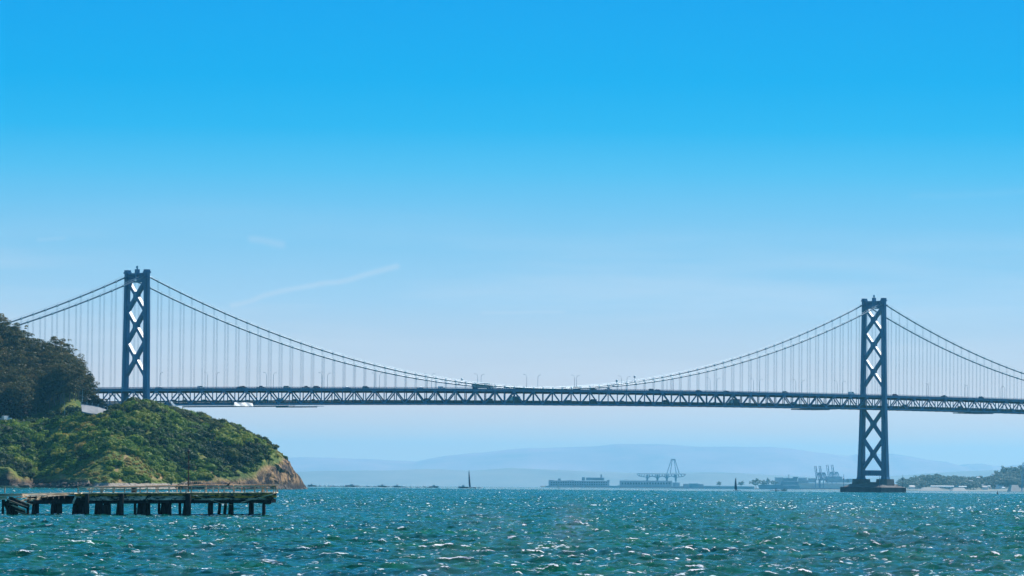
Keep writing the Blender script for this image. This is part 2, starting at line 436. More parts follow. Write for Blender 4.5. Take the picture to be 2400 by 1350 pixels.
for i in range(U0, U1):
    u, v = i*PAN, (i+1)*PAN
    dk.hexa([B(u,-HW+.35,deck(u)-1.75),B(v,-HW+.35,deck(v)-1.75),B(v,HW-.35,deck(v)-1.75),B(u,HW-.35,deck(u)-1.75),
             B(u,-HW+.35,deck(u)-1.15),B(v,-HW+.35,deck(v)-1.15),B(v,HW-.35,deck(v)-1.15),B(u,HW-.35,deck(u)-1.15)])
    dk.bar(B(u,-HW+.4,deck(u)-2.75), B(u,HW-.4,deck(u)-2.75), .5, 1.9)
    for t in (-6,-3,0,3,6): dk.bar(B(u,t,deck(u)-2.15), B(v,t,deck(v)-2.15), .3, .75)
    ld.hexa([B(u,-HW+.4,deck(u)-10.1),B(v,-HW+.4,deck(v)-10.1),B(v,HW-.4,deck(v)-10.1),B(u,HW-.4,deck(u)-10.1),
             B(u,-HW+.4,deck(u)-9.6),B(v,-HW+.4,deck(v)-9.6),B(v,HW-.4,deck(v)-9.6),B(u,HW-.4,deck(u)-9.6)])
    ld.bar(B(u,-HW+.4,deck(u)-10.85), B(u,HW-.4,deck(u)-10.85), .5, 1.4)
    for t in (-8.0, 8.0): ld.bar(B(u,t,deck(u)-8.95), B(v,t,deck(v)-8.95), .3, 1.0)
    ld.bar(B(u,-HW+.4,deck(u)-10.9), B(v,HW-.4,deck(v)-10.9), .3, .4)
bpart(dk, 'upper_deck', M['road']); bpart(ld, 'lower_deck', M['road'])
for px, s in ((1082, -1), (1445, 1), (1487, -1)):
    u = u_of(px, s*9.15); mb = MB()
    mb.tube([B(u, s*9.15, cab(u)), B(u, s*9.15, cab(u)+3.0)], .13, 5)
    z = cab(u)+3.6; mb.tube([B(u, s*9.15, z-.75), B(u, s*9.15, z-.4), B(u, s*9.15, z+.4), B(u, s*9.15, z+.75)], [.3, .75, .75, .3], 10)
    bpart(mb, 'cable_beacon', M['rope'])

# street lamps along both kerbs
def lamp_mesh():
    r = empty('street_lamp', (0,0,0))
    a = MB(); a.tube([(0,0,-.9), (0,0,0), (0,0,7.2), (.12,0,8.0), (.5,0,8.7), (1.2,0,9.2), (2.3,0,9.35)], [.22,.13,.11,.1,.09,.08,.07], 6)
    a.build('pole', M['rope'], r)
    h = MB(); h.box(2.1, 3.1, -.18, .18, 9.25, 9.45); h.build('lamp_head', M['rope'], r, bevel=.05)
    return r
lamp0 = lamp_mesh(); first = True
nearL = [486, 624, 754, 878, 1001, 1119, 1234, 1346, 1456, 1563, 1664, 1766, 1865, 1962, 2057, 2176, 2267, 2355]
farL = [374, 507, 640, 767, 889, 1011, 1127, 1260, 1350.5, 1469, 1578, 1680, 1780, 1879, 1974, 2171, 2261, 2346]
def where(px):
    if px < 360: return 'just beside the near-headland tower'
    names = [(700, 'above the green headland slope'), (1060, 'left of the lorry on the upper deck'), (1160, 'beside the lorry on the upper deck'),
             (1420, 'where the main cable touches the deck'), (1700, 'on the rising half of the main cable'), (2010, 'just left of the seaward tower'), (2100, 'between the legs of the seaward tower'), (2500, 'right of the seaward tower')]
    for a, b in names:
        if px < a: return b
cnt = {}
def ordinal(k): return ['first', 'second', 'third', 'fourth', 'fifth', 'sixth', 'seventh', 'eighth', 'ninth', 'tenth', 'eleventh', 'twelfth'][k]
for side, lst, nm in ((1, nearL, 'near'), (-1, farL, 'far')):
    for px in lst:
        t = side*7.9; u = u_of(px, t); wh = where(px)
        k = cnt[(nm, wh)] = cnt.get((nm, wh), -1)+1
        lab = 'thin %s-kerb street lamp, %s from left %s' % (nm, ordinal(k), wh)
        p = tuple(B(u, t, deck(u)-1.15+.9)); rz = math.atan2(-side*TR[1], -side*TR[0])
        if first: lamp0.location = p; lamp0.rotation_euler = (0,0,rz); o = lamp0; first = False
        else: o = copytree(lamp0, p, rz)
        for k_, v_ in T(lab, 'street lamp', 'street lamps along the bridge deck').items(): o[k_] = v_

# vehicles
PAINT = {'white': (.7,.71,.72), 'silver': (.38,.4,.42), 'black': (.012,.012,.014), 'dark grey': (.06,.065,.07), 'red': (.16,.03,.03), 'dark blue': (.02,.04,.12), 'beige': (.36,.31,.23)}
PM = {k: mat(k+' car paint', c, .3, .1, .05, 1) for k, c in PAINT.items()}
def prof(mb, pts, y0, y1, m=0, inset=0):
    n = len(pts); c = sum(p[1] for p in pts)/n
    v = [(x, y0+(inset if z > 1.05 else 0), z) for x, z in pts] + [(x, y1-(inset if z > 1.05 else 0), z) for x, z in pts]
    mb.add(v, [tuple(range(n)), tuple(range(2*n-1, n-1, -1))] + [(i, i+n, (i+1) % n+n, (i+1) % n) for i in range(n)], m)
def car(kind, colour):
    root = empty({'sedan': 'car', 'van': 'van', 'suv': 'car', 'pickup': 'pickup_truck'}[kind])
    b = MB(); L = {'sedan': 4.6, 'suv': 4.7, 'van': 5.6, 'pickup': 5.5}[kind]; h = L/2
    if kind == 'sedan': P = [(-h,.35),(-h,.85),(-h+.7,1.0),(-.9,1.42),(.5,1.45),(1.2,1.02),(h-.2,.85),(h,.6),(h,.35)]
    elif kind == 'suv': P = [(-h,.4),(-h,1.1),(-h+.3,1.75),(.6,1.78),(1.25,1.15),(h-.15,1.0),(h,.7),(h,.4)]
    elif kind == 'van': P = [(-h,.4),(-h,2.3),(-h+.2,2.45),(1.5,2.45),(2.2,1.5),(h-.1,1.2),(h,.8),(h,.4)]
    else: P = [(-h,.5),(-h,1.1),(-.6,1.12),(-.45,1.8),(.8,1.82),(1.35,1.2),(h-.1,1.05),(h,.7),(h,.5)]
    prof(b, P, -.92, .92, 0, .16); b.build('body', PM[colour], root, bevel=.05)
    g = MB()
    top = max(p[1] for p in P); lo = {'sedan': 1.0, 'suv': 1.15, 'van': 1.5, 'pickup': 1.18}[kind]
    x0, x1 = {'sedan': (-1.2, .75), 'suv': (-2.0, .8), 'van': (.2, 1.8), 'pickup': (-.35, .95)}[kind]
    g.hexa([(x0-.2,-.85,lo),(x1+.2,-.85,lo),(x1+.2,.85,lo),(x0-.2,.85,lo),(x0+.2,-.80,top-.12),(x1-.25,-.80,top-.12),(x1-.25,.80,top-.12),(x0+.2,.80,top-.12)])
    g.build('side_windows', M['glass'], root)
    for x in (-h+.85, h-.85):
        for y in (-.86, .86):
            q = MB(); q.tube([(x,y-.11,.34),(x,y+.11,.34)], .34, 12); q.build('wheel', M['tyre'], root)
    return root
protos = {}
def put_car(kind, colour, px, t, lower, lab):
    u = u_of(px, t); z = deck(u) - (9.6 if lower else 1.15)+.01
    d = (deck(u+1)-deck(u-1))/2
    ry = -math.atan(d)
    if (kind, colour) not in protos: protos[(kind, colour)] = o = car(kind, colour)
    else: o = copytree(protos[(kind, colour)])
    o.location = tuple(B(u, t, z)); o.rotation_euler = (0, ry, TH + (math.pi if lower else 0))
    for k_, v_ in T(lab, 'pickup truck' if kind == 'pickup' else ('van' if kind == 'van' else 'car'), 'vehicles crossing the bridge').items(): o[k_] = v_
def spot(px):
    for a, b in ((360, 'beside the headland tower'), (470, 'above the headland crest'), (540, 'above the left end of the work platform'), (600, 'near the white tarpaulin'), (700, 'right of the white tarpaulin'), (780, 'above the right tip of the work platform'),
                 (900, 'in the left part of the main span'), (1000, 'a third along the main span'), (1100, 'just left of the lorry'), (1190, 'by the lorry'), (1300, 'a little right of the lorry'), (1400, 'where the cable sags to the deck'),
                 (1520, 'just past the lowest point of the cable'), (1650, 'in the right part of the main span'), (1800, 'further right in the main span'), (1900, 'left of the short work platform'), (2015, 'above the short work platform'), (2090, 'behind the seaward tower'), (2200, 'just right of the seaward tower'), (2500, 'towards the right edge')):
        if px < a: return b
seen = {}
kinds = ['sedan', 'suv', 'sedan', 'suv', 'pickup', 'sedan', 'van', 'suv']; cols = ['silver', 'black', 'white', 'dark grey', 'dark blue', 'beige', 'black', 'white', 'dark grey', 'red']
def fleet(pxs, lower, fixed=None):
    for i, px in enumerate(pxs):
        kd, cl = (fixed or {}).get(px) or (kinds[(i*3+lower) % 8], cols[(i*7+3*lower) % 10])
        key = (lower, kd, cl, spot(px)); k = seen[key] = seen.get(key, -1)+1
        lab = '%s %s on the %s deck %s%s' % (cl, {'sedan': 'sedan car', 'suv': 'tall car', 'van': 'van', 'pickup': 'pickup truck'}[kd], 'lower' if lower else 'upper', spot(px), '' if k == 0 else ', %s from left' % ordinal(k))
        put_car(kd, cl, px, (5.6 if i % 3 else 2.2), lower, lab)
fleet([372, 470, 562, 569, 610, 672, 716, 742, 812, 857, 984, 1034, 1185, 1215, 1238, 1262, 1290, 1322, 1352, 1390, 1425, 1527, 1541, 1637, 1702, 1840, 1995, 2098, 2212, 2300], 0,
      {470: ('suv', 'white'), 562: ('sedan', 'black'), 716: ('pickup', 'dark grey'), 742: ('suv', 'red'), 812: ('sedan', 'white'), 984: ('sedan', 'white'), 1185: ('pickup', 'white'), 1527: ('suv', 'black')})
fleet([405, 432, 478, 505, 540, 578, 620, 655, 690, 735, 786, 830, 868, 905, 950, 1000, 1046, 1090, 1146, 1180, 1232, 1285, 1330, 1390, 1455, 1500, 1560, 1600, 1675, 1750, 1800, 1860, 1930, 1980, 2120, 2180, 2250, 2310, 2370], 1,
      {1146: ('van', 'dark grey'), 1560: ('van', 'black'), 2120: ('van', 'black'), 2250: ('van', 'dark grey')})
# the lorry
def lorry(colbox, L, Hh, writing):
    r = empty('lorry'); b = MB(); b.box(-L/2, L/2, -1.25, 1.25, 1.15, Hh); t_ = b.build('trailer', colbox, r, bevel=.06)
    if writing:
        g = {'S': [(1,1,0,1),(0,1,0,.5),(0,.5,1,.5),(1,.5,1,0),(1,0,0,0)], 'A': [(0,0,.5,1),(.5,1,1,0),(.25,.45,.75,.45)], 'F': [(0,0,0,1),(0,1,1,1),(0,.5,.8,.5)],
             'E': [(0,0,0,1),(0,1,1,1),(0,.5,.8,.5),(0,0,1,0)], 'W': [(0,1,.25,0),(.25,0,.5,.7),(.5,.7,.75,0),(.75,0,1,1)], 'Y': [(0,1,.5,.5),(1,1,.5,.5),(.5,.5,.5,0)]}
        w_ = MB(); x = -L/2+1.6
        for ch_ in writing:
            for (a, c, d, e) in g[ch_]:
                w_.bar((x+a*.55, -1.27, 2.45+c*.8), (x+d*.55, -1.27, 2.45+e*.8), .05, .16, up=(0,0,1) if abs(a-d) > .1 else (1,0,0))
            x += .82
        w_.build('lettering', M['black'], t_)
        c_ = MB(); cx = x+.7
        pts = [(cx+.62*math.cos(q), -1.27, 2.85+.62*math.sin(q)) for q in np.linspace(0, 2*math.pi, 17)]; c_.tube(pts, .1, 4)
        c_.bar((cx-.3, -1.27, 2.6), (cx+.3, -1.27, 3.1), .05, .18); c_.build('round_emblem', PM['red'], t_)
    c = MB(); prof(c, [(0,.6),(0,3.2),(.3,3.6),(1.3,3.3),(1.9,2.1),(2.6,1.9),(2.8,1.5),(2.8,.6)], -1.2, 1.2); cb = c.build('cab', PM['white'], r, bevel=.06); cb.location = (L/2+.5, 0, 0)
    f = MB(); f.box(-L/2+.2, L/2+1, -.5, .5, .85, 1.14); f.build('chassis', M['black'], r)
    for x in (-L/2+1.2, -L/2+2.5, L/2-.4, L/2+2.6):
        for y in (-1.0, 1.0):
            q = MB(); q.tube([(x,y-.2,.52),(x,y+.2,.52)], .52, 12); q.build('wheel', M['tyre'], r)
    return r
boxm = mat('lorry trailer skin', (.42, .40, .43), .5, 0, .08, .4)
o = lorry(boxm, 15.0, 4.1, 'SAFEWAY'); u = u_of(1127, 6.2)
o.location = tuple(B(u, 6.2, deck(u)-1.14)); o.rotation_euler = (0, 0, TH)
for k_, v_ in T('long lorry with pale lettered trailer on the upper deck beside the sagging cable', 'lorry').items(): o[k_] = v_
o = lorry(mat('dark lorry skin', (.05,.09,.12), .5, 0, .1, .4), 6.5, 3.9, ''); o.name = 'box_truck'
u = u_of(1208, 6.0); o.location = tuple(B(u, 6.0, deck(u)-9.59)); o.rotation_euler = (0, 0, TH+math.pi)
for k_, v_ in T('dark box truck inside the lower deck right of the long lorry', 'truck').items(): o[k_] = v_
o = copytree(o); u = u_of(1724, 6.0); o.location = tuple(B(u, 6.0, deck(u)-9.59)); o['label'] = 'dark box truck on the lower deck in the right half of the main span'

# maintenance platforms slung under the truss
def platform(px0, px1, dz, lab, rope_px=()):
    u0, u1 = u_of(px0, HW), u_of(px1, HW); r = empty('work_platform', tuple(B(u0, 0, 0)), 0, **T(lab, 'platform', 'work platforms slung under the bridge'))
    o_ = B(u0, 0, 0)
    def rb(mb, n, m, par=None, **k): mb.v = [(p[0]-o_[0], p[1]-o_[1], p[2]-o_[2]) for p in mb.v]; return mb.build(n, m, par or r, **k)
    f = MB(); n = max(3, int((u1-u0)/6))
    for i in range(n):
        a, b = u0+(u1-u0)*i/n, u0+(u1-u0)*(i+1)/n; za, zb = deck(a)-11.6-dz, deck(b)-11.6-dz
        f.hexa([B(a,-HW,za-.25),B(b,-HW,zb-.25),B(b,HW+.6,zb-.25),B(a,HW+.6,za-.25),B(a,-HW,za),B(b,-HW,zb),B(b,HW+.6,zb),B(a,HW+.6,za)])
        f.bar(B(a,-HW,za-.5), B(a,HW+.7,za-.5), .35, .5)
    rb(f, 'floor', M['steel'])
    g = MB()
    for i in range(n):
        a, b = u0+(u1-u0)*i/n, u0+(u1-u0)*(i+1)/n; za, zb = deck(a)-11.6-dz, deck(b)-11.6-dz
        for h_ in (.5, 1.0): g.bar(B(a,HW+.6,za+h_), B(b,HW+.6,zb+h_), .07, .07)
        g.bar(B(a,HW+.6,za), B(a,HW+.6,za+1.1+dz), .08, .08, up=tuple(AX))
    rb(g, 'guard_rail', M['rope'])
platform(470, 690, .25, 'long narrow work platform hanging under the left main span by the white tarpaulin')
platform(690, 758, .75, 'thin lowered tip of the long work platform left of mid span')
platform(1897, 1958, .15, 'short work platform hanging just left of the seaward tower')
platform(2276, 2338, .15, 'short work platform hanging near the right edge of the photo')
def sheet(px0, px1, z0, z1, lab, tilt):
    u0, u1 = u_of(px0, HW), u_of(px1, HW); nx, nz = 26, 8; v = []
    for k in range(2):
        for j in range(nz+1):
            for i in range(nx+1):
                a, c = i/nx, j/nz; u = u0+(u1-u0)*a + tilt*(1-c)*(1 if a < .5 else .6)
                sag = math.sin(a*math.pi*3.2+.6)*.35*(c)+.25*math.sin(a*9+c*4)
                z = deck(u0)-11.2 + z0 + (z1-z0)*c + sag*c
                v.append(B(u, HW+1.0+.5*math.sin(a*14+c*3)*.4 + (1-c)*1.5 - k*.03, z))
    n = (nx+1)*(nz+1)
    f = []
    for k in range(2):
        for j in range(nz):
            for i in range(nx):
                q = (k*n+j*(nx+1)+i, k*n+j*(nx+1)+i+1, k*n+(j+1)*(nx+1)+i+1, k*n+(j+1)*(nx+1)+i)
                f.append(q if k == 0 else q[::-1])
    mb = MB(); c0 = B((u0+u1)/2, HW, deck(u0)-11); mb.add([p-c0 for p in v], f)
    o = mb.build('tarpaulin', M['tarp'], smooth=True, **T(lab, 'tarpaulin', 'white tarpaulins on the bridge truss')); o.location = tuple(c0)
sheet(547, 590, -.8, 1.5, 'large white tarpaulin draped along the lower chord of the bridge', -2.)
sheet(394, 403, -.3, 2.3, 'small white tarpaulin scrap on the truss just above the headland bushes', 1.5)
# ================================================================== water
def ocean_tile(N, L, lw, small, wdir, rms, lam, seed, dirp=2):
    g = np.random.default_rng(seed)
    k1 = np.fft.fftfreq(N, L/N)*2*np.pi; kx, ky = np.meshgrid(k1, k1, indexing='ij'); k = np.hypot(kx, ky); k[0, 0] = 1
    cosw = (kx*wdir[0]+ky*wdir[1])/k
    P = np.exp(-1/(k*lw)**2)/k**4*(np.abs(cosw)**dirp + .06)*np.exp(-(k*small)**2); P[0, 0] = 0
    P[cosw < 0] *= .15
    H = (g.standard_normal((N, N))+1j*g.standard_normal((N, N)))*np.sqrt(P)
    h = np.real(np.fft.ifft2(H)); s = rms/h.std(); H *= s; h *= s
    dx = np.real(np.fft.ifft2(-1j*kx/k*H))*-lam; dy = np.real(np.fft.ifft2(-1j*ky/k*H))*-lam
    jxx = 1+np.real(np.fft.ifft2(kx*kx/k*H))*-lam; jyy = 1+np.real(np.fft.ifft2(ky*ky/k*H))*-lam; jxy = np.real(np.fft.ifft2(kx*ky/k*H))*-lam
    return dict(N=N, L=L, h=h, dx=dx, dy=dy, j=jxx*jyy-jxy**2)
def samp(t, key, x, y):
    N = t['N']; u = (x/t['L'] % 1)*N; v = (y/t['L'] % 1)*N
    i = u.astype(int); j = v.astype(int); fu = u-i; fv = v-j; i1 = (i+1) % N; j1 = (j+1) % N; i %= N; j %= N
    A = t[key]
    return A[i, j]*(1-fu)*(1-fv)+A[i1, j]*fu*(1-fv)+A[i, j1]*(1-fu)*fv+A[i1, j1]*fu*fv
tA = ocean_tile(1024, 233.0, 0.80, .12, (-.55, -.83), .108, 1.15, 3)
tB = ocean_tile(512, 41.0, .30, .04, (-.15, -.98), .058, 1.0, 5, 1)
azf = np.radians(np.linspace(-9.3, 9.3, 1000))
azs = np.concatenate([np.radians(np.linspace(-180, -12, 43)), np.radians([-11, -10.2, -9.7]), azf, np.radians([9.7, 10.2, 11]), np.radians(np.linspace(12, 180, 43))])
rs = [3.0]
while rs[-1] < 100: rs.append(rs[-1]*1.12)
while rs[-1] < 2600: rs.append(rs[-1] + max(.22, .00140*rs[-1]))
while rs[-1] < 12000: rs.append(rs[-1]*1.02)
rs = np.array(rs); AZ, RR = np.meshgrid(azs, rs, indexing='ij')
X = RR*np.sin(AZ); Y = RR*np.cos(AZ)
fade = np.clip((RR-60)/60, 0, 1)*np.clip(1.4-RR/9000, .1, 1)
calm = 1.0 - .45*np.exp(-(((X+45)/40)**2+((Y-470)/110)**2)) - .3*np.exp(-(((X+230)/160)**2+((Y-1600)/300)**2))
fade = fade*calm*(1+.9*np.clip((RR-500)/2000, 0, 1))
xb, yb = X*.829+Y*.559, -X*.559+Y*.829
gust0 = .5+.5*np.sin(X/47+Y/290+1.3)*np.cos(Y/61+X/310)
Z = (samp(tA, 'h', X, Y)+samp(tB, 'h', xb, yb)*(.65+.7*gust0))*fade - drop(X, Y)
dX = samp(tA, 'dx', X, Y)*fade; dY = samp(tA, 'dy', X, Y)*fade
jA = samp(tA, 'j', X, Y); jB = samp(tB, 'j', xb, yb)
gust = .5+.5*np.sin(X/61+1.3)*np.cos(Y/137+X/97)
gust = gust*.5 + .5*(.5+.5*np.sin(X/23+Y/211+.7))
foam = np.clip((.36 + .22*gust - jA)/.14, 0, 1)*calm*np.clip(1.25-RR/2600, .35, 1)
foam = np.clip(foam + .80*np.clip((.66-jB)/.1, 0, 1)*np.clip((.84-jA)/.2, 0, 1)*np.clip(1.3-RR/2200, .6, 1)*(.55+.45*gust), 0, 1)  # crest flecks serve as small whitecaps and as painted sun sparkle
na, nr = X.shape
V = np.stack([X+dX, Y+dY, Z], -1).reshape(-1, 3)
ii = np.arange(na*nr).reshape(na, nr)
Q = np.stack([ii[:-1, :-1], ii[:-1, 1:], ii[1:, 1:], ii[1:, :-1]], -1).reshape(-1, 4)
Q = Q[:, ::-1]
wm = bpy.data.materials.new('bay water'); wm.use_nodes = True; t = wm.node_tree; b = t.nodes['Principled BSDF']
def N_(ty, **k):
    n = t.nodes.new(ty)
    for a_, b_ in k.items(): setattr(n, a_, b_)
    return n
tc = N_('ShaderNodeTexCoord')
at = N_('ShaderNodeAttribute'); at.attribute_name = 'foam'
fn = N_('ShaderNodeTexNoise'); fn.inputs['Scale'].default_value = 9.0; fn.inputs['Detail'].default_value = 5; fn.inputs['Roughness'].default_value = .7
t.links.new(tc.outputs['Object'], fn.inputs['Vector'])
fm = N_('ShaderNodeMath', operation='MULTIPLY_ADD'); t.links.new(at.outputs['Fac'], fm.inputs[0]); fm.inputs[1].default_value = .86
f2 = N_('ShaderNodeMath', operation='SUBTRACT'); t.links.new(fn.outputs[0], f2.inputs[0]); f2.inputs[1].default_value = .68
t.links.new(f2.outputs[0], fm.inputs[2])
m3 = N_('ShaderNodeMapping'); m3.inputs['Scale'].default_value = (.62, 1.5, 1); t.links.new(tc.outputs['Object'], m3.inputs[0])
s1 = N_('ShaderNodeTexNoise'); s1.inputs['Scale'].default_value = 4.2; s1.inputs['Detail'].default_value = 3; s1.inputs['Roughness'].default_value = .6; t.links.new(m3.outputs[0], s1.inputs['Vector'])
s2 = N_('ShaderNodeTexNoise'); s2.inputs['Scale'].default_value = .33; s2.inputs['Detail'].default_value = 4; s2.inputs['Roughness'].default_value = .65; t.links.new(m3.outputs[0], s2.inputs['Vector'])
s3 = N_('ShaderNodeMath', operation='ADD'); t.links.new(s1.outputs[0], s3.inputs[0]); t.links.new(s2.outputs[0], s3.inputs[1])
s4 = N_('ShaderNodeMapRange', interpolation_type='SMOOTHSTEP'); s4.inputs['From Min'].default_value = 1.205; s4.inputs['From Max'].default_value = 1.27; t.links.new(s3.outputs[0], s4.inputs['Value'])  # white flecks: sun sparkle put into the colour, along with fine foam
fr = N_('ShaderNodeMapRange', interpolation_type='SMOOTHSTEP'); fr.inputs['From Min'].default_value = .36; fr.inputs['From Max'].default_value = .52
t.links.new(fm.outputs[0], fr.inputs['Value'])
fx = N_('ShaderNodeMath', operation='MAXIMUM'); t.links.new(fr.outputs[0], fx.inputs[0]); t.links.new(s4.outputs[0], fx.inputs[1]); fr = fx
n1 = N_('ShaderNodeTexNoise'); n1.inputs['Scale'].default_value = .05; n1.inputs['Detail'].default_value = 4
t.links.new(tc.outputs['Object'], n1.inputs['Vector'])
cr = N_('ShaderNodeValToRGB'); cr.color_ramp.elements[0].position = .35; cr.color_ramp.elements[0].color = (.0006, .076, .078, 1)
cr.color_ramp.elements[1].position = .65; cr.color_ramp.elements[1].color = (.0015, .118, .050, 1)
t.links.new(n1.outputs[0], cr.inputs[0])
mx = N_('ShaderNodeMix', data_type='RGBA'); t.links.new(fr.outputs[0], mx.inputs['Factor']); t.links.new(cr.outputs[0], mx.inputs['A']); mx.inputs['B'].default_value = (.92, .93, .94, 1)
t.links.new(mx.outputs['Result'], b.inputs['Base Color'])
rg = N_('ShaderNodeMapRange'); rg.inputs['To Min'].default_value = .06; rg.inputs['To Max'].default_value = .8; t.links.new(fr.outputs[0], rg.inputs['Value']); t.links.new(rg.outputs[0], b.inputs['Roughness'])
b.inputs['IOR'].default_value = 1.33; b.inputs['Specular IOR Level'].default_value = .26
mp = N_('ShaderNodeMapping'); mp.inputs['Scale'].default_value = (1, 1.6, 1); t.links.new(tc.outputs['Object'], mp.inputs[0])
bn = N_('ShaderNodeTexNoise'); bn.inputs['Scale'].default_value = 2.2; bn.inputs['Detail'].default_value = 6; bn.inputs['Roughness'].default_value = .62
t.links.new(mp.outputs[0], bn.inputs['Vector'])
bp = N_('ShaderNodeBump'); bp.inputs['Strength'].default_value = 1.0; bp.inputs['Distance'].default_value = .30; t.links.new(bn.outputs[0], bp.inputs['Height'])
b2 = N_('ShaderNodeTexNoise'); b2.inputs['Scale'].default_value = .42; b2.inputs['Detail'].default_value = 3; t.links.new(mp.outputs[0], b2.inputs['Vector'])
bq = N_('ShaderNodeBump'); bq.inputs['Strength'].default_value = .8; bq.inputs['Distance'].default_value = .9; t.links.new(b2.outputs[0], bq.inputs['Height']); t.links.new(bp.outputs[0], bq.inputs['Normal'])
t.links.new(bq.outputs[0], b.inputs['Normal'])
npmesh('water', V, Q, wm, attrs={'foam': ('POINT', foam.ravel())}, smooth=True, kind='structure')
del V, Q, X, Y, Z, RR, AZ, dX, dY

# ================================================================== the headland
def vnoise(x, y, s, seed=0):
    g = np.random.default_rng(seed); T_ = g.random((256, 256))
    x = np.asarray(x)/s+1000; y = np.asarray(y)/s+1000; i = np.floor(x).astype(int); j = np.floor(y).astype(int); u = x-i; v = y-j
    u = u*u*(3-2*u); v = v*v*(3-2*v); a = lambda p, q: T_[p % 256, q % 256]
    return (a(i, j)*(1-u)*(1-v)+a(i+1, j)*u*(1-v)+a(i, j+1)*(1-u)*v+a(i+1, j+1)*u*v)*2-1
def fbm(x, y, s, n=4, seed=0): return sum(vnoise(x, y, s/2**k, seed+k)/1.8**k for k in range(n))
def ridged(x, y, s, n=4, seed=0): return sum((1-2*np.abs(vnoise(x, y, s/2**k, seed+k)))/1.8**k for k in range(n))
PS = np.array([-700, -300, 0, 40, 80, 110, 150, 200, 260, 330, 420, 520, 600, 650, 700, 725, 745, 800.])
SH = np.array([1700, 1760, 1790, 1786, 1808, 1806, 1790, 1770, 1748, 1750, 1790, 1820, 1850, 1890, 1970, 2040, 2100, 2200.])
WD = np.interp(PS, [-700, 0, 300, 500, 600, 660, 700, 725, 745], [150, 150, 150, 120, 90, 60, 32, 16, 4])
RT = np.interp(PS, [-700, 0, 100, 180, 260], [0]*5)
RIDGE_P = [-700, -200, 0, 100, 180, 215, 250, 290, 320, 350, 400, 430, 465, 500, 540, 560, 600, 620, 640, 665, 690, 710, 722, 730, 745]
RIDGE_Y = [1000, 992, 992, 986, 978, 962, 955, 945, 938, 938, 952, 962, 968, 976, 990, 1000, 1015, 1022, 1036, 1064, 1098, 1122, 1141, 1150, 1155]
TREE_P = [-700, -200, 0, 50, 100, 150, 180, 205, 222, 245, 270]
TREE_Y = [660, 690, 742, 775, 800, 806, 838, 875, 905, 965, 1010]
def headland(X, Y):
    p = 1200+9500*X/Y
    # shore and ridge lines wander so spurs and gullies form
    wob = fbm(X, 0*X, 26, 3, 11)*6*np.clip((700-p)/60, .15, 1)
    ys = np.interp(p, PS, SH)+wob; wd = np.interp(p, PS, WD); d = Y-ys
    yr = ys+wd
    R1 = EYE+(level(p)-np.interp(p, RIDGE_P, RIDGE_Y))*yr/F
    R1 = R1 - np.clip(np.interp(p, [0, 620, 680], [2.6, 2.0, .3]), 0, 5)
    R2 = EYE+(level(p)-np.interp(p, TREE_P, TREE_Y))*(yr+130)/F-17
    R2 = np.maximum(R2, 0)
    s = np.clip(d/np.maximum(wd, 1), 0, 1)
    foot = np.clip(d/5.0, 0, 1); foot = foot*foot*(3-2*foot)
    fh = np.interp(p, [0, 25, 50, 100, 200, 240, 420, 470, 600, 640, 730], [9, 8, 4, 4.2, 3.2, 1.4, 1.4, 3, 5, 14, 10])*(1+.3*vnoise(X, Y*0, 9, 31))
    fh = np.minimum(fh, R1*.8)
    front = foot*fh+(R1-fh)*np.sin(s*math.pi/2)**1.12
    gul = fbm(X+Y*.25, Y*.35, 22, 3, 5)*4.0*np.sin(np.clip(s, 0, 1)*math.pi)*np.clip(R1/30, 0, 1)
    h = front+gul
    db = np.clip((d-wd), 0, None)
    flat = np.clip((db-12)/120, 0, 1); flat = flat*flat*(3-2*flat)
    back2 = R1+(R2-R1)*flat
    decl = R1-db*.22
    wgt = np.clip((250-p)/30, 0, 1)
    h = np.where(db > 0, back2*wgt+decl*(1-wgt), h)
    h += vnoise(X, Y, 5, 77)*.35*foot
    beach = (d < 3) & (d > -9) & (p > 200) & (p < 430)
    bw = np.clip((p-203)/30, 0, 1)*np.clip((440-p)/30, 0, 1)
    h = np.where(d < 0, np.interp(d, [-9, 0], [-.6, 1.2])*bw+np.maximum(-3, d*.7)*(1-bw), h+1.2*bw*np.clip(1-d/6, 0, 1))
    rocky = np.clip((1.0-(h-1.5)/ (fh*.8+.6)), 0, 1)*np.clip(1.2-((p > 215) & (p < 430))*1.2, 0, 1)
    tipz = np.clip((p-np.interp(h, [0, 9, 13, 40], [612, 626, 662, 673]))/10, 0, 1)
    rocky = np.maximum(rocky, tipz)
    h = h - drop(X, Y)
    return h, p, d, s, rocky, ys, wd
xs = np.arange(-430, -86, .8)
ds = np.concatenate([np.arange(-14, -1, 1.6), np.arange(-1, 16, .5), np.arange(16, 170, 1.1), np.arange(170, 520, 5.)])
XX, DD = np.meshgrid(xs, ds, indexing='ij')
YY = np.full_like(XX, 1850.)
for _ in range(12):
    YY = np.interp(1200+9500*XX/YY, PS, SH)*.6 + YY*.4 - 0*DD
    YY = YY
YY = YY + DD
HH, P_, D_, S_, ROCK, YS_, WD_ = headland(XX, YY)
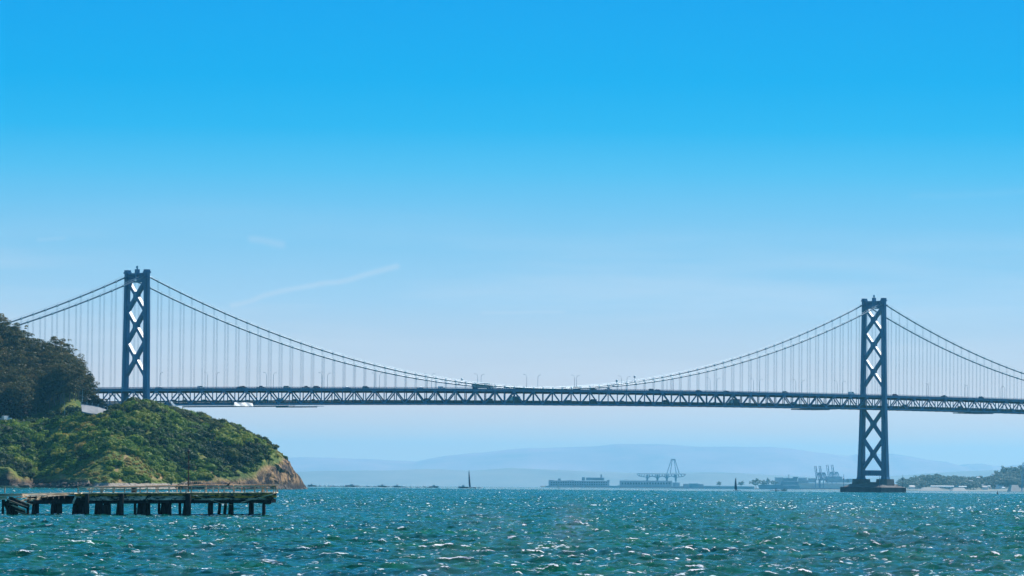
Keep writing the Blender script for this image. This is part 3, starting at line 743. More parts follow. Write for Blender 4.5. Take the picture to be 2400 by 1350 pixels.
# broken rock: push the faces about in blocks
rk = ROCK*np.clip(D_/2+1, 0, 1)
blk = ridged(XX*1.0+YY*.35, YY*.5+HH*1.2, 7, 4, 50)
dip = ridged(XX*.8+HH*.9, HH*.35-XX*.3, 5, 3, 61)
big = ridged(XX*1.1-HH*.55, HH*.5+YY*.4, 15, 2, 71)
YY2 = YY - rk*(blk*1.3+dip*.8+big*3.4); XX2 = XX + rk*(dip*.6+big*.7)*np.clip((725-P_)/60, 0, 1); HH2 = HH + rk*(blk*.7+big*.6)*np.clip(HH, 0, 1)
soil = np.zeros_like(HH)
pyv = level(P_)-(HH-EYE)*F/YY
SOILS = [(278, 1094, 5, 15), (300, 1072, 5, 8), (287, 1127, 10, 8), (137, 976, 12, 9), (148, 984, 16, 6), (205, 966, 13, 9), (352, 1062, 12, 10), (480, 1110, 40, 8), (385, 1120, 30, 6),
         (618, 1112, 14, 14), (632, 1100, 16, 9), (150, 1115, 12, 8), (90, 1098, 6, 9), (430, 1100, 26, 5)]
for (a, c, ra, rc) in SOILS:
    soil = np.maximum(soil, np.clip(1.25-np.hypot((P_-a)/ra, (pyv-c)/rc), 0, 1))
soil = np.clip(soil+.35*fbm(XX, YY, 8, 3, 91)*(soil > 0), 0, 1)
soil = np.maximum(soil, np.clip((fbm(XX, YY+HH*2, 14, 3, 95)-1.15)*2.5, 0, .8)*(D_ < WD_))
sand = ((P_ > 195) & (P_ < 440) & (HH < 2.4)).astype(float)
na, nr = XX.shape; ii = np.arange(na*nr).reshape(na, nr)
Q = np.stack([ii[:-1, :-1], ii[1:, :-1], ii[1:, 1:], ii[:-1, 1:]], -1).reshape(-1, 4)
hm = bpy.data.materials.new('headland ground'); hm.use_nodes = True; t = hm.node_tree; b = t.nodes['Principled BSDF']; b.inputs['Roughness'].default_value = .9; b.inputs['Specular IOR Level'].default_value = .2
tc = N_('ShaderNodeTexCoord')
def ramp2(scale, c0, c1, p0=.38, p1=.62, det=6, st=(1,1,1)):
    m_ = N_('ShaderNodeMapping'); m_.inputs['Scale'].default_value = st; t.links.new(tc.outputs['Object'], m_.inputs[0])
    n = N_('ShaderNodeTexNoise'); n.inputs['Scale'].default_value = scale; n.inputs['Detail'].default_value = det; n.inputs['Roughness'].default_value = .65
    t.links.new(m_.outputs[0], n.inputs['Vector'])
    r = N_('ShaderNodeValToRGB'); r.color_ramp.elements[0].position = p0; r.color_ramp.elements[0].color = (*c0, 1); r.color_ramp.elements[1].position = p1; r.color_ramp.elements[1].color = (*c1, 1)
    t.links.new(n.outputs[0], r.inputs[0]); return r.outputs[0]
def mixa(fac, a_, b_):
    n = N_('ShaderNodeMix', data_type='RGBA')
    if isinstance(fac, str):
        q = N_('ShaderNodeAttribute'); q.attribute_name = fac; t.links.new(q.outputs['Fac'], n.inputs['Factor'])
    else: t.links.new(fac, n.inputs['Factor'])
    t.links.new(a_, n.inputs['A']); t.links.new(b_, n.inputs['B']); return n.outputs['Result']
grass = ramp2(.12, (.05, .10, .012), (.19, .20, .035))
soilc = ramp2(.25, (.30, .17, .075), (.42, .27, .13))
rockc = ramp2(.11, (.035, .024, .024), (.36, .21, .10), .46, .57, 9, (1, 1, 1.6))
darkr = ramp2(.3, (.02, .017, .02), (.075, .055, .05))
sandc = ramp2(.3, (.30, .24, .20), (.40, .33, .27))
c_ = mixa('soil', grass, soilc)
gz = N_('ShaderNodeSeparateXYZ'); t.links.new(tc.outputs['Object'], gz.inputs[0])
wet = N_('ShaderNodeMapRange', interpolation_type='SMOOTHSTEP'); wet.inputs['From Min'].default_value = 5.0; wet.inputs['From Max'].default_value = 1.0; t.links.new(gz.outputs['Z'], wet.inputs['Value'])
rk2 = mixa(wet.outputs[0], rockc, darkr)
c_ = mixa('rock', c_, rk2); c_ = mixa('sand', c_, sandc)
t.links.new(c_, b.inputs['Base Color'])
bn = N_('ShaderNodeTexNoise'); bn.inputs['Scale'].default_value = .55; bn.inputs['Detail'].default_value = 7; t.links.new(tc.outputs['Object'], bn.inputs['Vector'])
bp = N_('ShaderNodeBump'); bp.inputs['Strength'].default_value = 1.0; bp.inputs['Distance'].default_value = 1.2; t.links.new(bn.outputs[0], bp.inputs['Height']); t.links.new(bp.outputs[0], b.inputs['Normal'])
npmesh('headland_terrain', np.stack([XX2, YY2, HH2], -1).reshape(-1, 3), Q, hm, attrs={'rock': ('POINT', np.clip(ROCK*1.6-.25*(fbm(XX, YY+HH*2, 6, 3, 88)+.2), 0, 1).ravel()), 'soil': ('POINT', soil.ravel()), 'sand': ('POINT', sand.ravel())}, kind='structure')
def ground(X, Y):
    r = headland(np.atleast_1d(np.asarray(X, float)), np.atleast_1d(np.asarray(Y, float)))
    return r
def find(px, py):
    """first point of the headland on the line of sight through px,py"""
    Yt = np.arange(1650, 2450, .5); d = ray(px, py)
    X = d[0]/d[1]*Yt; Zr = EYE+d[2]/d[1]*Yt; h = headland(X, Yt)[0]
    k = np.where(h >= Zr)[0]
    k = k[0] if len(k) else np.argmax(h-Zr)
    return X[k], Yt[k], h[k]

# ------------------------------------------------------------------ foliage
def foliage_mat(name, stops, attr='tint', rough=.55, obr=.0, nscale=.5):
    m = bpy.data.materials.new(name); m.use_nodes = True; t = m.node_tree; b = t.nodes['Principled BSDF']
    b.inputs['Roughness'].default_value = rough; b.inputs['Specular IOR Level'].default_value = .12
    a = t.nodes.new('ShaderNodeAttribute'); a.attribute_name = attr
    fac = a.outputs['Fac']
    if obr:
        oi = t.nodes.new('ShaderNodeObjectInfo'); q = t.nodes.new('ShaderNodeMath'); q.operation = 'MULTIPLY_ADD'; q.inputs[1].default_value = obr
        t.links.new(oi.outputs['Random'], q.inputs[0]); t.links.new(fac, q.inputs[2]); fac = q.outputs[0]
    r = t.nodes.new('ShaderNodeValToRGB'); e = r.color_ramp.elements
    for i, (p, c) in enumerate(stops):
        x = e[i] if i < 2 else e.new(p)
        x.position = p; x.color = (*c, 1)
    t.links.new(fac, r.inputs[0]); t.links.new(r.outputs[0], b.inputs['Base Color'])
    tr = t.nodes.new('ShaderNodeBsdfTranslucent'); t.links.new(r.outputs[0], tr.inputs[0])
    mx = t.nodes.new('ShaderNodeMixShader'); mx.inputs[0].default_value = .42
    t.links.new(b.outputs[0], mx.inputs[1]); t.links.new(tr.outputs[0], mx.inputs[2]); t.links.new(mx.outputs[0], t.nodes['Material Output'].inputs[0])
    return m
def leafquads(cen, nrm, size, g):
    """quads at cen facing nrm (jittered)"""
    n = nrm+g.normal(0, .27, nrm.shape); n /= np.linalg.norm(n, axis=1)[:, None]
    r = g.normal(0, 1, n.shape); a = np.cross(n, r); a /= np.linalg.norm(a, axis=1)[:, None]; b = np.cross(n, a)
    s = size[:, None]*.5; k = g.uniform(.55, 1., (len(cen), 1))
    return np.stack([cen-a*s, cen-b*s*k, cen+a*s, cen+b*s*k], 1)
def lobe(c, r, n, g, flat=.75):
    v = g.normal(0, 1, (n, 3)); v /= np.linalg.norm(v, axis=1)[:, None]; v[:, 2] = np.where(v[:, 2] < -.35, -v[:, 2], v[:, 2])
    rad = r*g.uniform(.78, 1.06, (n, 1)); p = v*rad*np.array([1, 1, flat]); return c+p, v
g = np.random.default_rng(21)
def dome(c, r, g, seg=9, rings=5, flat=.9, amp=.16):
    """closed lumpy half ball, as quads (degenerate at the top)"""
    th = np.linspace(0, 2*math.pi, seg+1)[:-1]; ph = np.linspace(-.25, math.pi/2, rings)
    rr = r*(1+g.normal(0, amp, (seg, rings))); rr[:, -1] = rr[0, -1]
    P = np.stack([np.cos(th)[:, None]*np.cos(ph)*rr, np.sin(th)[:, None]*np.cos(ph)*rr, np.sin(ph)*rr*flat], -1)+c
    return np.array([[P[i, j], P[(i+1) % seg, j], P[(i+1) % seg, j+1], P[i, j+1]] for i in range(seg) for j in range(rings-1)])
def bush_template(g, nl=5, leaves=38, size=.21):
    C, Nn, D = [], [], []
    for k in range(nl):
        a = g.uniform(0, 6.28); rr = g.uniform(.3, .62) if k else 0
        c = np.array([math.cos(a)*rr, math.sin(a)*rr, g.uniform(.0, .3) if k else .25]); r = g.uniform(.30, .48) if k else .6
        D.append(dome(c, r*.8, g, 8, 4)); p, v = lobe(c, r, leaves, g, .9); C.append(p); Nn.append(v)
    C = np.concatenate(C); Nn = np.concatenate(Nn)
    return np.concatenate([leafquads(C, Nn, g.uniform(size*.6, size*1.3, len(C)), g)]+D)
BT = [bush_template(g) for _ in range(10)]
SCRUB = [(0, (.022, .045, .012)), (.20, (.055, .115, .014)), (.42, (.115, .21, .014)), (.62, (.19, .275, .022)), (.80, (.31, .30, .045)), (1, (.46, .31, .08))]
fm_scrub = foliage_mat('scrub leaves', SCRUB)
# the scrub that covers the slopes
NB = 30000
bx_ = g.uniform(-400, -92, NB); dd_ = g.uniform(0, 1, NB)
y0 = np.full(NB, 1850.)
for _ in range(12): y0 = np.interp(1200+9500*bx_/y0, PS, SH)*.6+y0*.4
yy_ = y0+3+dd_*200
h_, p_, d_, s_, rk_, ys_, wd_ = ground(bx_, yy_)
pyb = level(p_)-(h_-EYE)*F/yy_
dens = fbm(bx_, yy_, 20, 3, 41); colr = fbm(bx_+300, yy_, 34, 3, 43)
ok = (d_ > 3) & (d_ < wd_+60) & (rk_ < .75) & (h_ > 2.6) & (p_ > -120) & (p_ < 700) & ((rk_ < .3) | (g.random(NB) < .6)) & (g.random(NB) < np.clip(.85+dens*.7, .42, 1)) & ~((p_ > 600) & (g.random(NB) < (p_-600)/110))
for (a, c, ra, rc) in SOILS:
    ok &= ~((np.hypot((p_-a)/ra, (pyb-c)/rc) < .85) & (g.random(NB) < .8))
ROADP = [(188, 944), (205, 970), (262, 966), (240, 946)]
ok &= ~((p_ > 192) & (p_ < 256) & (pyb < 969) & (pyb > 942))
ok &= ~((p_ < 60) & (pyb < 990) )
bx_, yy_, h_, p_, pyb, colr, d_ = bx_[ok], yy_[ok], h_[ok], p_[ok], pyb[ok], colr[ok], d_[ok]
dens = dens[ok]
vs_, tint = [], []
for i in range(len(bx_)):
    tq = BT[i % 10]; a = g.uniform(0, 6.28); ca_, sa = math.cos(a), math.sin(a)
    olive = colr[i] > .32
    r = g.uniform(.7, 1.7) if olive else min(5., 1.2+g.exponential(1.1))
    if p_[i] > 620: r *= .6
    q = tq @ np.array([[ca_, sa, 0], [-sa, ca_, 0], [0, 0, 1.]])*np.array([r, r, r*g.uniform(.7, 1.05)])+np.array([bx_[i], yy_[i], h_[i]-.3])
    vs_.append(q)
    base = np.clip(.44+.72*colr[i]+g.normal(0, .13), 0.02, .97)
    if 1000 < pyb[i] < 1045 and 505 < p_[i] < 590: base = max(base, .68)
    if 960 < pyb[i] < 992 and 320 < p_[i] < 365: base = max(base, .7)
    tint.append(np.full(len(q), base)+g.normal(0, .05, len(q)))
Vq = np.concatenate(vs_); tint = np.concatenate(tint); nq = len(Vq)
npmesh('scrub', Vq.reshape(-1, 3), np.arange(nq*4).reshape(-1, 4), fm_scrub, attrs={'tint': ('FACE', np.clip(tint, 0, 1))}, kind='stuff', label='low green and olive scrub covering the slopes of the headland', category='scrub')
del Vq, vs_
# single rounded bushes on and near the crest
fm_bush = foliage_mat('evergreen bush leaves', [(0, (.020, .034, .010)), (.4, (.055, .085, .016)), (.75, (.11, .14, .02)), (1, (.18, .19, .03))], obr=.35)
def bush_mesh(g, name, lv=95, nl=12, size=.12):
    C, Nn, D = [], [], []
    for k in range(nl):
        a = g.uniform(0, 6.28); rr = g.uniform(.25, .72) if k else 0
        c = np.array([math.cos(a)*rr, math.sin(a)*rr, g.uniform(.05, .45)*(1.2-rr)+.1]); r = g.uniform(.24, .38) if k else .62
        D.append(dome(c, r*.82, g, 11, 6, .88, .08))
        p, v = lobe(c, r, lv if k else lv*2, g, .88); C.append(p); Nn.append(v)
    C = np.concatenate(C); Nn = np.concatenate(Nn); q = np.concatenate([leafquads(C, Nn, g.uniform(size*.6, size*1.3, len(C)), g)]+D)
    return npmesh(name, q.reshape(-1, 3), np.arange(len(q)*4).reshape(-1, 4), fm_bush, attrs={'tint': ('FACE', np.clip(g.normal(.3, .12, len(q)), 0, 1))})
def add_props(o, d):
    for k_, v_ in d.items(): o[k_] = v_
    return o
BM = [bush_mesh(g, 'bush') for _ in range(5)]; used = [False]*5
def put(protos_, used_, i, loc, rz, sc, props):
    if not used_[i]:
        o = protos_[i]; used_[i] = True; o.location = loc; o.rotation_euler = (0, 0, rz); o.scale = sc; add_props(o, props)
    else: o = copytree(protos_[i], loc, rz, sc, **props)
    return o
crest = []
for px in np.arange(256, 640, 7.5):
    ry = np.interp(px, RIDGE_P, RIDGE_Y)
    for k in range(3):
        x, y, z = find(px+g.uniform(-6, 6), ry+3+k*g.uniform(7, 13))
        crest.append((x, y, z, px, k))
ONES = ['', 'first', 'second', 'third', 'fourth', 'fifth', 'sixth', 'seventh', 'eighth', 'ninth', 'tenth', 'eleventh', 'twelfth', 'thirteenth', 'fourteenth', 'fifteenth', 'sixteenth', 'seventeenth', 'eighteenth', 'nineteenth']
def nth(i):
    i += 1
    if i < 20: return ONES[i]
    t_ = {2: 'twenty', 3: 'thirty', 4: 'forty', 5: 'fifty'}[i//10]
    return t_+'-'+ONES[i % 10] if i % 10 else {'twenty': 'twentieth', 'thirty': 'thirtieth', 'forty': 'fortieth', 'fifty': 'fiftieth'}[t_]
for (x, y, z, px, k) in crest:
    sc = g.uniform(2.6, 4.3)*(1.0 if px < 560 else .78)*(1. if k else .95)
    lab = 'rounded evergreen bush on the headland crest, %s from the left of the crest row' % nth(int(round((px-256)/7.5))) if k == 0 else 'rounded dark evergreen bush on the upper slope just below the headland crest'
    put(BM, used, int(g.integers(5)), (x, y, z-.5), g.uniform(0, 6.28), (sc, sc, sc*g.uniform(.8, 1.0)), T(lab, 'bush', 'evergreen bushes along the crest' if k == 0 else 'evergreen bushes just below the crest'))
for (px, py, sc, lab) in ((100, 962, 6.5, 'grey green rounded bush between the dark grove and the bare bank'), (312, 950, 6.2, 'big dome shaped bush in front of the headland tower foot'), (262, 960, 5.5, 'big rounded bush just right of the pale hillside road'),
                          (470, 975, 6.0, 'largest dark bush on the falling part of the crest'), (540, 1075, 6.5, 'dark green thicket bush above the right part of the jetty'), (55, 1100, 6.5, 'large shadowy bush in the left gully above the rocks'), (590, 1066, 5.5, 'dark bush near the orange cliff at the headland tip')):
    x, y, z = find(px, py); put(BM, used, int(g.integers(5)), (x, y, z-.8), 1.0, (sc, sc, sc*.85), T(lab, 'bush'))

# trees of the grove
bark = mat('eucalyptus bark', (.16, .13, .10), .9, 0, .35, .6, stretch=(1,1,.3))
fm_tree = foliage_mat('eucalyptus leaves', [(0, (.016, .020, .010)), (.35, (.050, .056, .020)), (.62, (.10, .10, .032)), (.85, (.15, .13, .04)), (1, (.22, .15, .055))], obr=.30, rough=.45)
def tree_mesh(g, name, H, spread, nlimb, dens, fmat, size=.75, low=.28, conic=False):
    root = empty(name); tb = MB()
    top = np.array([g.normal(0, .6), g.normal(0, .6), H*.82])
    mid = np.array([g.normal(0, .3), g.normal(0, .3), H*.4])
    tb.tube([(0,0,-1.5), (0,0,.4), mid, top], [.55, .42, .3, .1], 7)
    C, Nn, S, TT = [], [], [], []
    for k in range(nlimb):
        f = low+(.97-low)*(k+.5)/nlimb; z = H*f; a = k*2.4+g.uniform(-.4, .4)
        rr = spread*(1.15*(1-f)+.15 if conic else math.sin(math.pi*(.18+.74*(f-low)/(1-low)))**.8)*g.uniform(.7, 1.15)
        base = mid*(z/(H*.4)) if z < H*.4 else mid+(top-mid)*min(1, (z-H*.4)/(H*.42))
        base = base*np.array([1,1,.86]); tip = np.array([math.cos(a)*rr, math.sin(a)*rr, z+g.uniform(0, .05)*H])+np.array([base[0], base[1], 0])
        tb.tube([base, (base+tip)/2+np.array([0,0,-.3]), tip], [.17, .11, .04], 5, cap=False)
        for q in range(2 if not conic else 2):
            c = tip*(1-.38*q)+base*(.38*q)+g.normal(0, .45, 3)
            r = g.uniform(1.3, 2.3)*spread/5.
            p, v = lobe(c, r, dens, g, .62); C.append(p); Nn.append(v); TT.append(np.full(len(p), g.normal(0, .15))); S.append(g.uniform(size*.55, size*1.25, len(p)))
            if g.random() < .7:
                c2 = c+g.normal(0, 1, 3)*np.array([1.3, 1.3, .7])*r*.7; p, v = lobe(c2, r*.55, dens//2, g, .7); C.append(p); Nn.append(v); TT.append(np.full(len(p), g.normal(.08, .15))); S.append(g.uniform(size*.5, size, len(p)))
    C = np.concatenate(C); Nn = np.concatenate(Nn); S = np.concatenate(S)
    q = leafquads(C, Nn, S, g); tint = .22+.28*(C[:, 2]/H)+g.normal(0, .08, len(C))+np.concatenate(TT)  # lobe tones and lighter tops paint sunlit clumps into the leaves
    tb.build('trunk', bark, root)
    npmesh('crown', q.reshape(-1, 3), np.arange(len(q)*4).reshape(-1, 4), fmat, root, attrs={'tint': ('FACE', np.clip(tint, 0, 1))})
    return root
TM = [tree_mesh(g, 'eucalyptus_tree', 20, 5.2, 16, 95, fm_tree, .58) for _ in range(5)]; tused = [False]*5
gl = 'dark eucalyptus tree within the dense grove on the upper left of the headland'; nt_ = 0
cand = []
for px in np.arange(-70, 222, 11.5):
    ty = np.interp(px, TREE_P, TREE_Y)
    bottom = np.interp(px, [-70, 60, 120, 170, 225], [985, 975, 950, 935, 925])
    k = 0; yb = ty+72
    while yb < bottom+45:
        cand.append((px+g.uniform(-5, 5), min(yb, bottom+4) , k)); yb += g.uniform(26, 36); k += 1
for (px, py, k) in cand:
    # base of the trunk: on the ground seen through px, py
    x, y, z = find(px, py)
    if k == 0:
        y = np.interp(px, PS, SH)+np.interp(px, PS, WD)+125; x = (px-1200)/F*y; z = ground(x, y)[0][0]
    tt = (level(px)-np.interp(px, TREE_P, TREE_Y))*y/F+EYE
    H_ = np.clip(tt-z if k == 0 else g.uniform(15, 20), 11, 24)*g.uniform(.9, 1.05)
    s = H_/20; wz = g.uniform(.85, 1.1)
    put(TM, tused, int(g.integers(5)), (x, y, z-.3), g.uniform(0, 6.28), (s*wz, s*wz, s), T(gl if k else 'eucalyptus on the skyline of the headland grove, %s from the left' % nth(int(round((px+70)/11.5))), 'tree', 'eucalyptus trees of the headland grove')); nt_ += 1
for (px, yb_, top, lab) in ((40, 842, 760, 'eucalyptus with ragged crown meeting the left end of the bridge cables'), (135, 880, 786, 'umbrella crowned eucalyptus rising from the grove edge under the cable'),
                            (178, 905, 830, 'eucalyptus with open crown on the outer edge of the grove'), (208, 935, 868, 'small eucalyptus leaning out over the bridge deck at the grove edge'), (-2, 830, 736, 'tallest eucalyptus at the left edge of the photo')):
    y = np.interp(px, PS, SH)+np.interp(px, PS, WD)+110; x = (px-1200)/F*y; z = ground(x, y)[0][0]
    H_ = (level(px)-top)*y/F+EYE-z; s = H_/20*.98
    put(TM, tused, int(g.integers(5)), (x, y, z-.3), g.uniform(0, 6.28), (s, s, s), T(lab, 'tree'))
fm_cyp = foliage_mat('dark cypress leaves', [(0, (.016, .013, .011)), (.5, (.034, .026, .020)), (1, (.060, .045, .033))], rough=.7)
fm_pine = foliage_mat('pine needles', [(0, (.010, .018, .013)), (.5, (.022, .036, .020)), (1, (.045, .058, .028))])
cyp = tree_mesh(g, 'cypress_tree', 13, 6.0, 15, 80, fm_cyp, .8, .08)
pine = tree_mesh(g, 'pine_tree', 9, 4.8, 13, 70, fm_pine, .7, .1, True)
x, y, z = find(18, 984); cyp.location = (x, y-3, z-1); add_props(cyp, T('brownish dark cypress at the foot of the grove beside the parked white vehicles', 'tree'))
x, y, z = find(52, 982); copytree(cyp, (x, y, z-1), 2., (.8, .8, .75), label='smaller brownish dark cypress right of the bigger one under the grove')
x, y, z = find(216, 952); pine.location = (x, y+6, z-1); add_props(pine, T('bushy dark pine between the grove edge and the bridge truss', 'tree'))
x, y, z = find(236, 956); copytree(pine, (x, y+6, z-1), 2., (.72, .72, .8), label='smaller dark pine next to the guard rail of the pale road')

# pale hillside road climbing the bank, with its rail
pts = [(192, 958), (204, 961), (216, 963), (230, 964), (244, 965), (252, 966)]; up = [(190, 947), (204, 948.5), (216, 950), (230, 953), (244, 957.5), (252, 961)]
lo = []; hi_ = []
y_r = find(222, 972)[1]-6
for (a, c), (a2, c2) in zip(pts, up):
    lo.append(W(a, c+6, y_r-1.5)); hi_.append(W(a2, c2-.6, y_r+8))
v = lo+hi_+[p-np.array([0,0,.5]) for p in lo+hi_]; n = len(pts)
mb = MB(); mb.add(v, [(i, i+1, n+i+1, n+i) for i in range(n-1)]+[(2*n+i, 3*n+i, 3*n+i+1, 2*n+i+1) for i in range(n-1)]+[(i, 2*n+i, 2*n+i+1, i+1) for i in range(n-1)]+[(n+i, n+i+1, 3*n+i+1, 3*n+i) for i in range(n-1)])
mb.build('hillside_road', M['pale_road'], kind='structure')
mb = MB(); c0 = hi_[0]
hp = [p-c0 for p in hi_]
for a, c in zip(hp[:-1], hp[1:]):
    mb.bar(a+np.array([0,0,.55]), c+np.array([0,0,.55]), .2, .9)
rl_ = mb.build('guard_rail', M['black'], **T('dark guard rail curving along the top of the pale hillside road', 'guard rail')); rl_.location = tuple(c0)
mb = MB()
for q in hp: mb.box(q[0]-.12, q[0]+.12, q[1]-.3, q[1]-.1, q[2]-.5, q[2]+1.15)
mb.build('post', M['rope'], rl_, kind='stuff')
mb = MB(); mb.tube([(0,0,-1),(0,0,5),(0,0,9.5)], [.14,.11,.08], 6); mb.bar((0,0,9.2),(1.3,0,9.5),.1,.1)
x, y, z = find(193, 958); o = mb.build('utility_pole', M['rope'], **T('slim grey pole at the left end of the pale hillside road', 'pole')); o.location = (x, y-1, z)
mb = MB(); mb.tube([(0,0,-1),(0,0,4),(0,0,7.5)], [.13,.1,.08], 6)
x, y, z = find(152, 976); o = mb.build('utility_pole', M['rope'], **T('short thin pole standing on the orange bare bank', 'pole')); o.location = (x, y-1, z)
# parked vehicles under the cypress
for (px, rz, kd, lab) in ((9, .3, 'sedan', 'white car parked under the dark cypress at the left edge'), (19, .9, 'van', 'white van parked beside the car under the cypress')):
    if (kd, 'white') not in protos: protos[(kd, 'white')] = o = car(kd, 'white')
    else: o = copytree(protos[(kd, 'white')])
    x, y, z = find(px, 990); o.location = (x, y-5, z+.6); o.rotation_euler = (0, 0, rz); add_props(o, T(lab, 'van' if kd == 'van' else 'car')); o['group'] = 'vehicles parked on the headland'
# boulders at the waterline
rock_m = mat('shore boulder', (.035, .028, .03), .85, 0, .3, .4, col2=(.16, .11, .08), bump=.6, bscale=1.4)
RM = []
for k in range(4):
    u_, v_ = np.meshgrid(np.linspace(0, 2*math.pi, 15)[:-1], np.linspace(-math.pi/2, math.pi/2, 9), indexing='ij')
    pt = np.stack([np.cos(u_)*np.cos(v_), np.sin(u_)*np.cos(v_), np.sin(v_)], -1); rr = 1+.42*vnoise(pt[..., 0]*2+k*9, pt[..., 2]*2+pt[..., 1]*1.3, .9, 70+k); rr[:, 0] = rr[0, 0]; rr[:, -1] = rr[0, -1]
    pt = pt*rr[..., None]; na, nr = 14, 9; mb = MB()
    mb.add(pt.reshape(-1, 3), [(i*nr+j, ((i+1) % na)*nr+j, ((i+1) % na)*nr+j+1, i*nr+j+1) for i in range(na) for j in range(nr-1)])
    RM.append(mb.build('boulder', rock_m))
rused = [False]*4
for i in range(170):
    px = g.uniform(-20, 215) if i < 95 else g.uniform(430, 728)
    y = np.interp(px, PS, SH)+fbm(np.array([(px-1200)/F*1850]), np.array([0.]), 26, 3, 11)[0]*6+g.uniform(-3.5, 2.5)-1; x = (px-1200)/F*y
    s = g.uniform(.7, 2.6); pl = 'left cove' if px < 205 else 'headland tip'
    put(RM, rused, i % 4, (x, y, -drop(x, y)+g.uniform(-.3, .5)), g.uniform(0, 6.28), (s*1.5, s, s*.9), T('dark wet boulder at the waterline below the %s' % ('left slope' if px < 216 else 'cliff of the headland tip'), 'boulder', 'boulders at the foot of the %s' % ('left slope' if px < 216 else 'headland tip')))
# ================================================================== the old timber jetty
timb = mat('weathered timber', (.26, .17, .11), .85, 0, .3, .8, col2=(.92, .66, .46), bump=.5, bscale=3., stretch=(.35, 1, 2.2))
timb_y = mat('lichen covered timber', (.035, .02, .014), .85, 0, .3, 1.9, col2=(.92, .40, .07), bump=.5, bscale=3., stretch=(.45, 1, 2.))
timb_g = mat('grey painted fascia timber', (.05, .035, .03), .8, 0, .3, 1.3, col2=(.95, .72, .60), bump=.5, bscale=3., stretch=(.45, 1, 1.6))
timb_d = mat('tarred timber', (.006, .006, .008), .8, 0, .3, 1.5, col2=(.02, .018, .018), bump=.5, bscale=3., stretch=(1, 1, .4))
timb_l = mat('sunlit tone deck board', (.60, .42, .26), .85, 0, .2, 1.2, col2=(.98, .78, .56), stretch=(.4, 1, 1))  # bright tan stands in for sun on the deck top
def JY(px): return 444+13*px/640.
def J(px, py, dy=0.):
    """point of the jetty's front face seen at px, py, then pushed dy metres back"""
    p = W(px, py, JY(px)); p[1] += dy; return p
JO = J(320, 1155)
jet = empty('timber_jetty', tuple(JO), 0, **T('derelict timber jetty on black piles with a broken left half and low railing', 'jetty'))
def jb(mb, name, m, parent=None, **k):
    mb.v = [(p[0]-JO[0], p[1]-JO[1], p[2]-JO[2]) for p in mb.v]; return mb.build(name, m, parent or jet, **k)
def plank(mb, a, b, h, d0, d1, m=0):
    """board face from pixel a to pixel b (its top edge), h pixels deep, from dy d0 to d1"""
    A0, B0 = J(*a), J(*b); A1, B1 = J(a[0], a[1]+h), J(b[0], b[1]+h)
    z = np.array([0, 1., 0])
    mb.hexa([A1+z*d0, B1+z*d0, B1+z*d1, A1+z*d1, A0+z*d0, B0+z*d0, B0+z*d1, A0+z*d1], m)
DW = 9.0
mb = MB()     # deck boards across the jetty
x = 150.
gq = np.random.default_rng(5)
while x < 641:
    w_ = 4.0
    if x > 200 or gq.random() < .6:
        a, b_ = x, x+w_-.35; yy = np.interp(x, [140, 180, 436, 650], [1157.2, 1155.2, 1154.2, 1153.6])+gq.normal(0, .25)
        plank(mb, (a, yy-.3), (b_, yy-.3), 2.4, -.25+gq.uniform(-.1, .15), DW)
    x += w_
jb(mb, 'deck_boards', timb_l)
mb = MB(); plank(mb, (176, 1157.3), (436, 1155.9), 6, -.05, .25); plank(mb, (436.2, 1155.6), (648, 1155.2), 5, -.05, .25)
plank(mb, (436.2, 1161), (648, 1160.4), 6.5, .02, .3); jb(mb, 'edge_beam', timb_y)
mb = MB(); plank(mb, (188, 1163.8), (434, 1162.2), 9.6, .05, .3); plank(mb, (449, 1167.8), (640, 1167), 4.4, .08, .3); jb(mb, 'fascia_board', timb_g)
mb = MB()
for dy in (.5, 3.2, 6, 8.6): plank(mb, (64, 1172), (636, 1169.5), 9.5, dy, dy+.4)
plank(mb, (60, 1163), (215, 1161), 15, 1.4, 1.8)
for px in np.arange(70, 640, 13): plank(mb, (px, 1162), (px+1.2, 1162), 7, .3, DW)
plank(mb, (620, 1168), (634, 1168), 14, .7, 1.3)
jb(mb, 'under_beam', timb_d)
def pile(xt, yt, xb, w_, dy, name='pile', tall=False):
    m_ = MB(); a = J(xt, yt, dy); c = J(xb, 1213, dy); c[2] = -2.2; s = F/JY(xt)
    m_.tube([a, a*.75+c*.25+np.array([gq.normal(0,.03),0,0]), a*.4+c*.6, c], [w_/2/s*k for k in (.86, 1, 1.02, 1.05)], 9)
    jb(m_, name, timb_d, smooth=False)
for (a, b_, tall) in ((205, 205.5, 1), (286.5, 285, 1), (442, 441, 1)):
    pile(a, 1157.5, b_, 11.5 if a < 230 else (12 if a < 300 else 14.5), -.45, 'fender_pile')
P = [(81, 81, 12), (76, 73, 9), (137, 137, 12), (128, 126, 13), (122, 117, 9), (192, 192, 13), (182, 178, 14), (174, 166, 10), (232, 232, 14), (250, 250, 14.5), (313, 313, 7), (343, 343, 13), (334, 331, 13), (328, 326, 7),
     (395, 395, 12), (387, 384, 13), (379, 373, 9), (492.5, 492.5, 13), (540, 540, 11), (589, 589, 8), (585, 583, 8), (616, 616, 8.5)]
for (a, b_, w_) in P: pile(a, 1172, b_, w_, gq.uniform(.6, 2.2))
for (a, b_, w_) in ((219, 214.5, 8), (272, 264, 8), (321, 315, 6), (430, 419, 7.5), (511, 504, 8), (526, 519, 7.5), (536, 531, 7)):
    pile(a, 1175, b_, w_, gq.uniform(2.5, 4.5), 'batter_pile')
for px in (110, 160, 225, 300, 360, 410, 520, 560, 600): pile(px+gq.uniform(-4, 4), 1172, px, 7, 8.2) if px in (160, 225, 360, 410) else None
mb = MB()
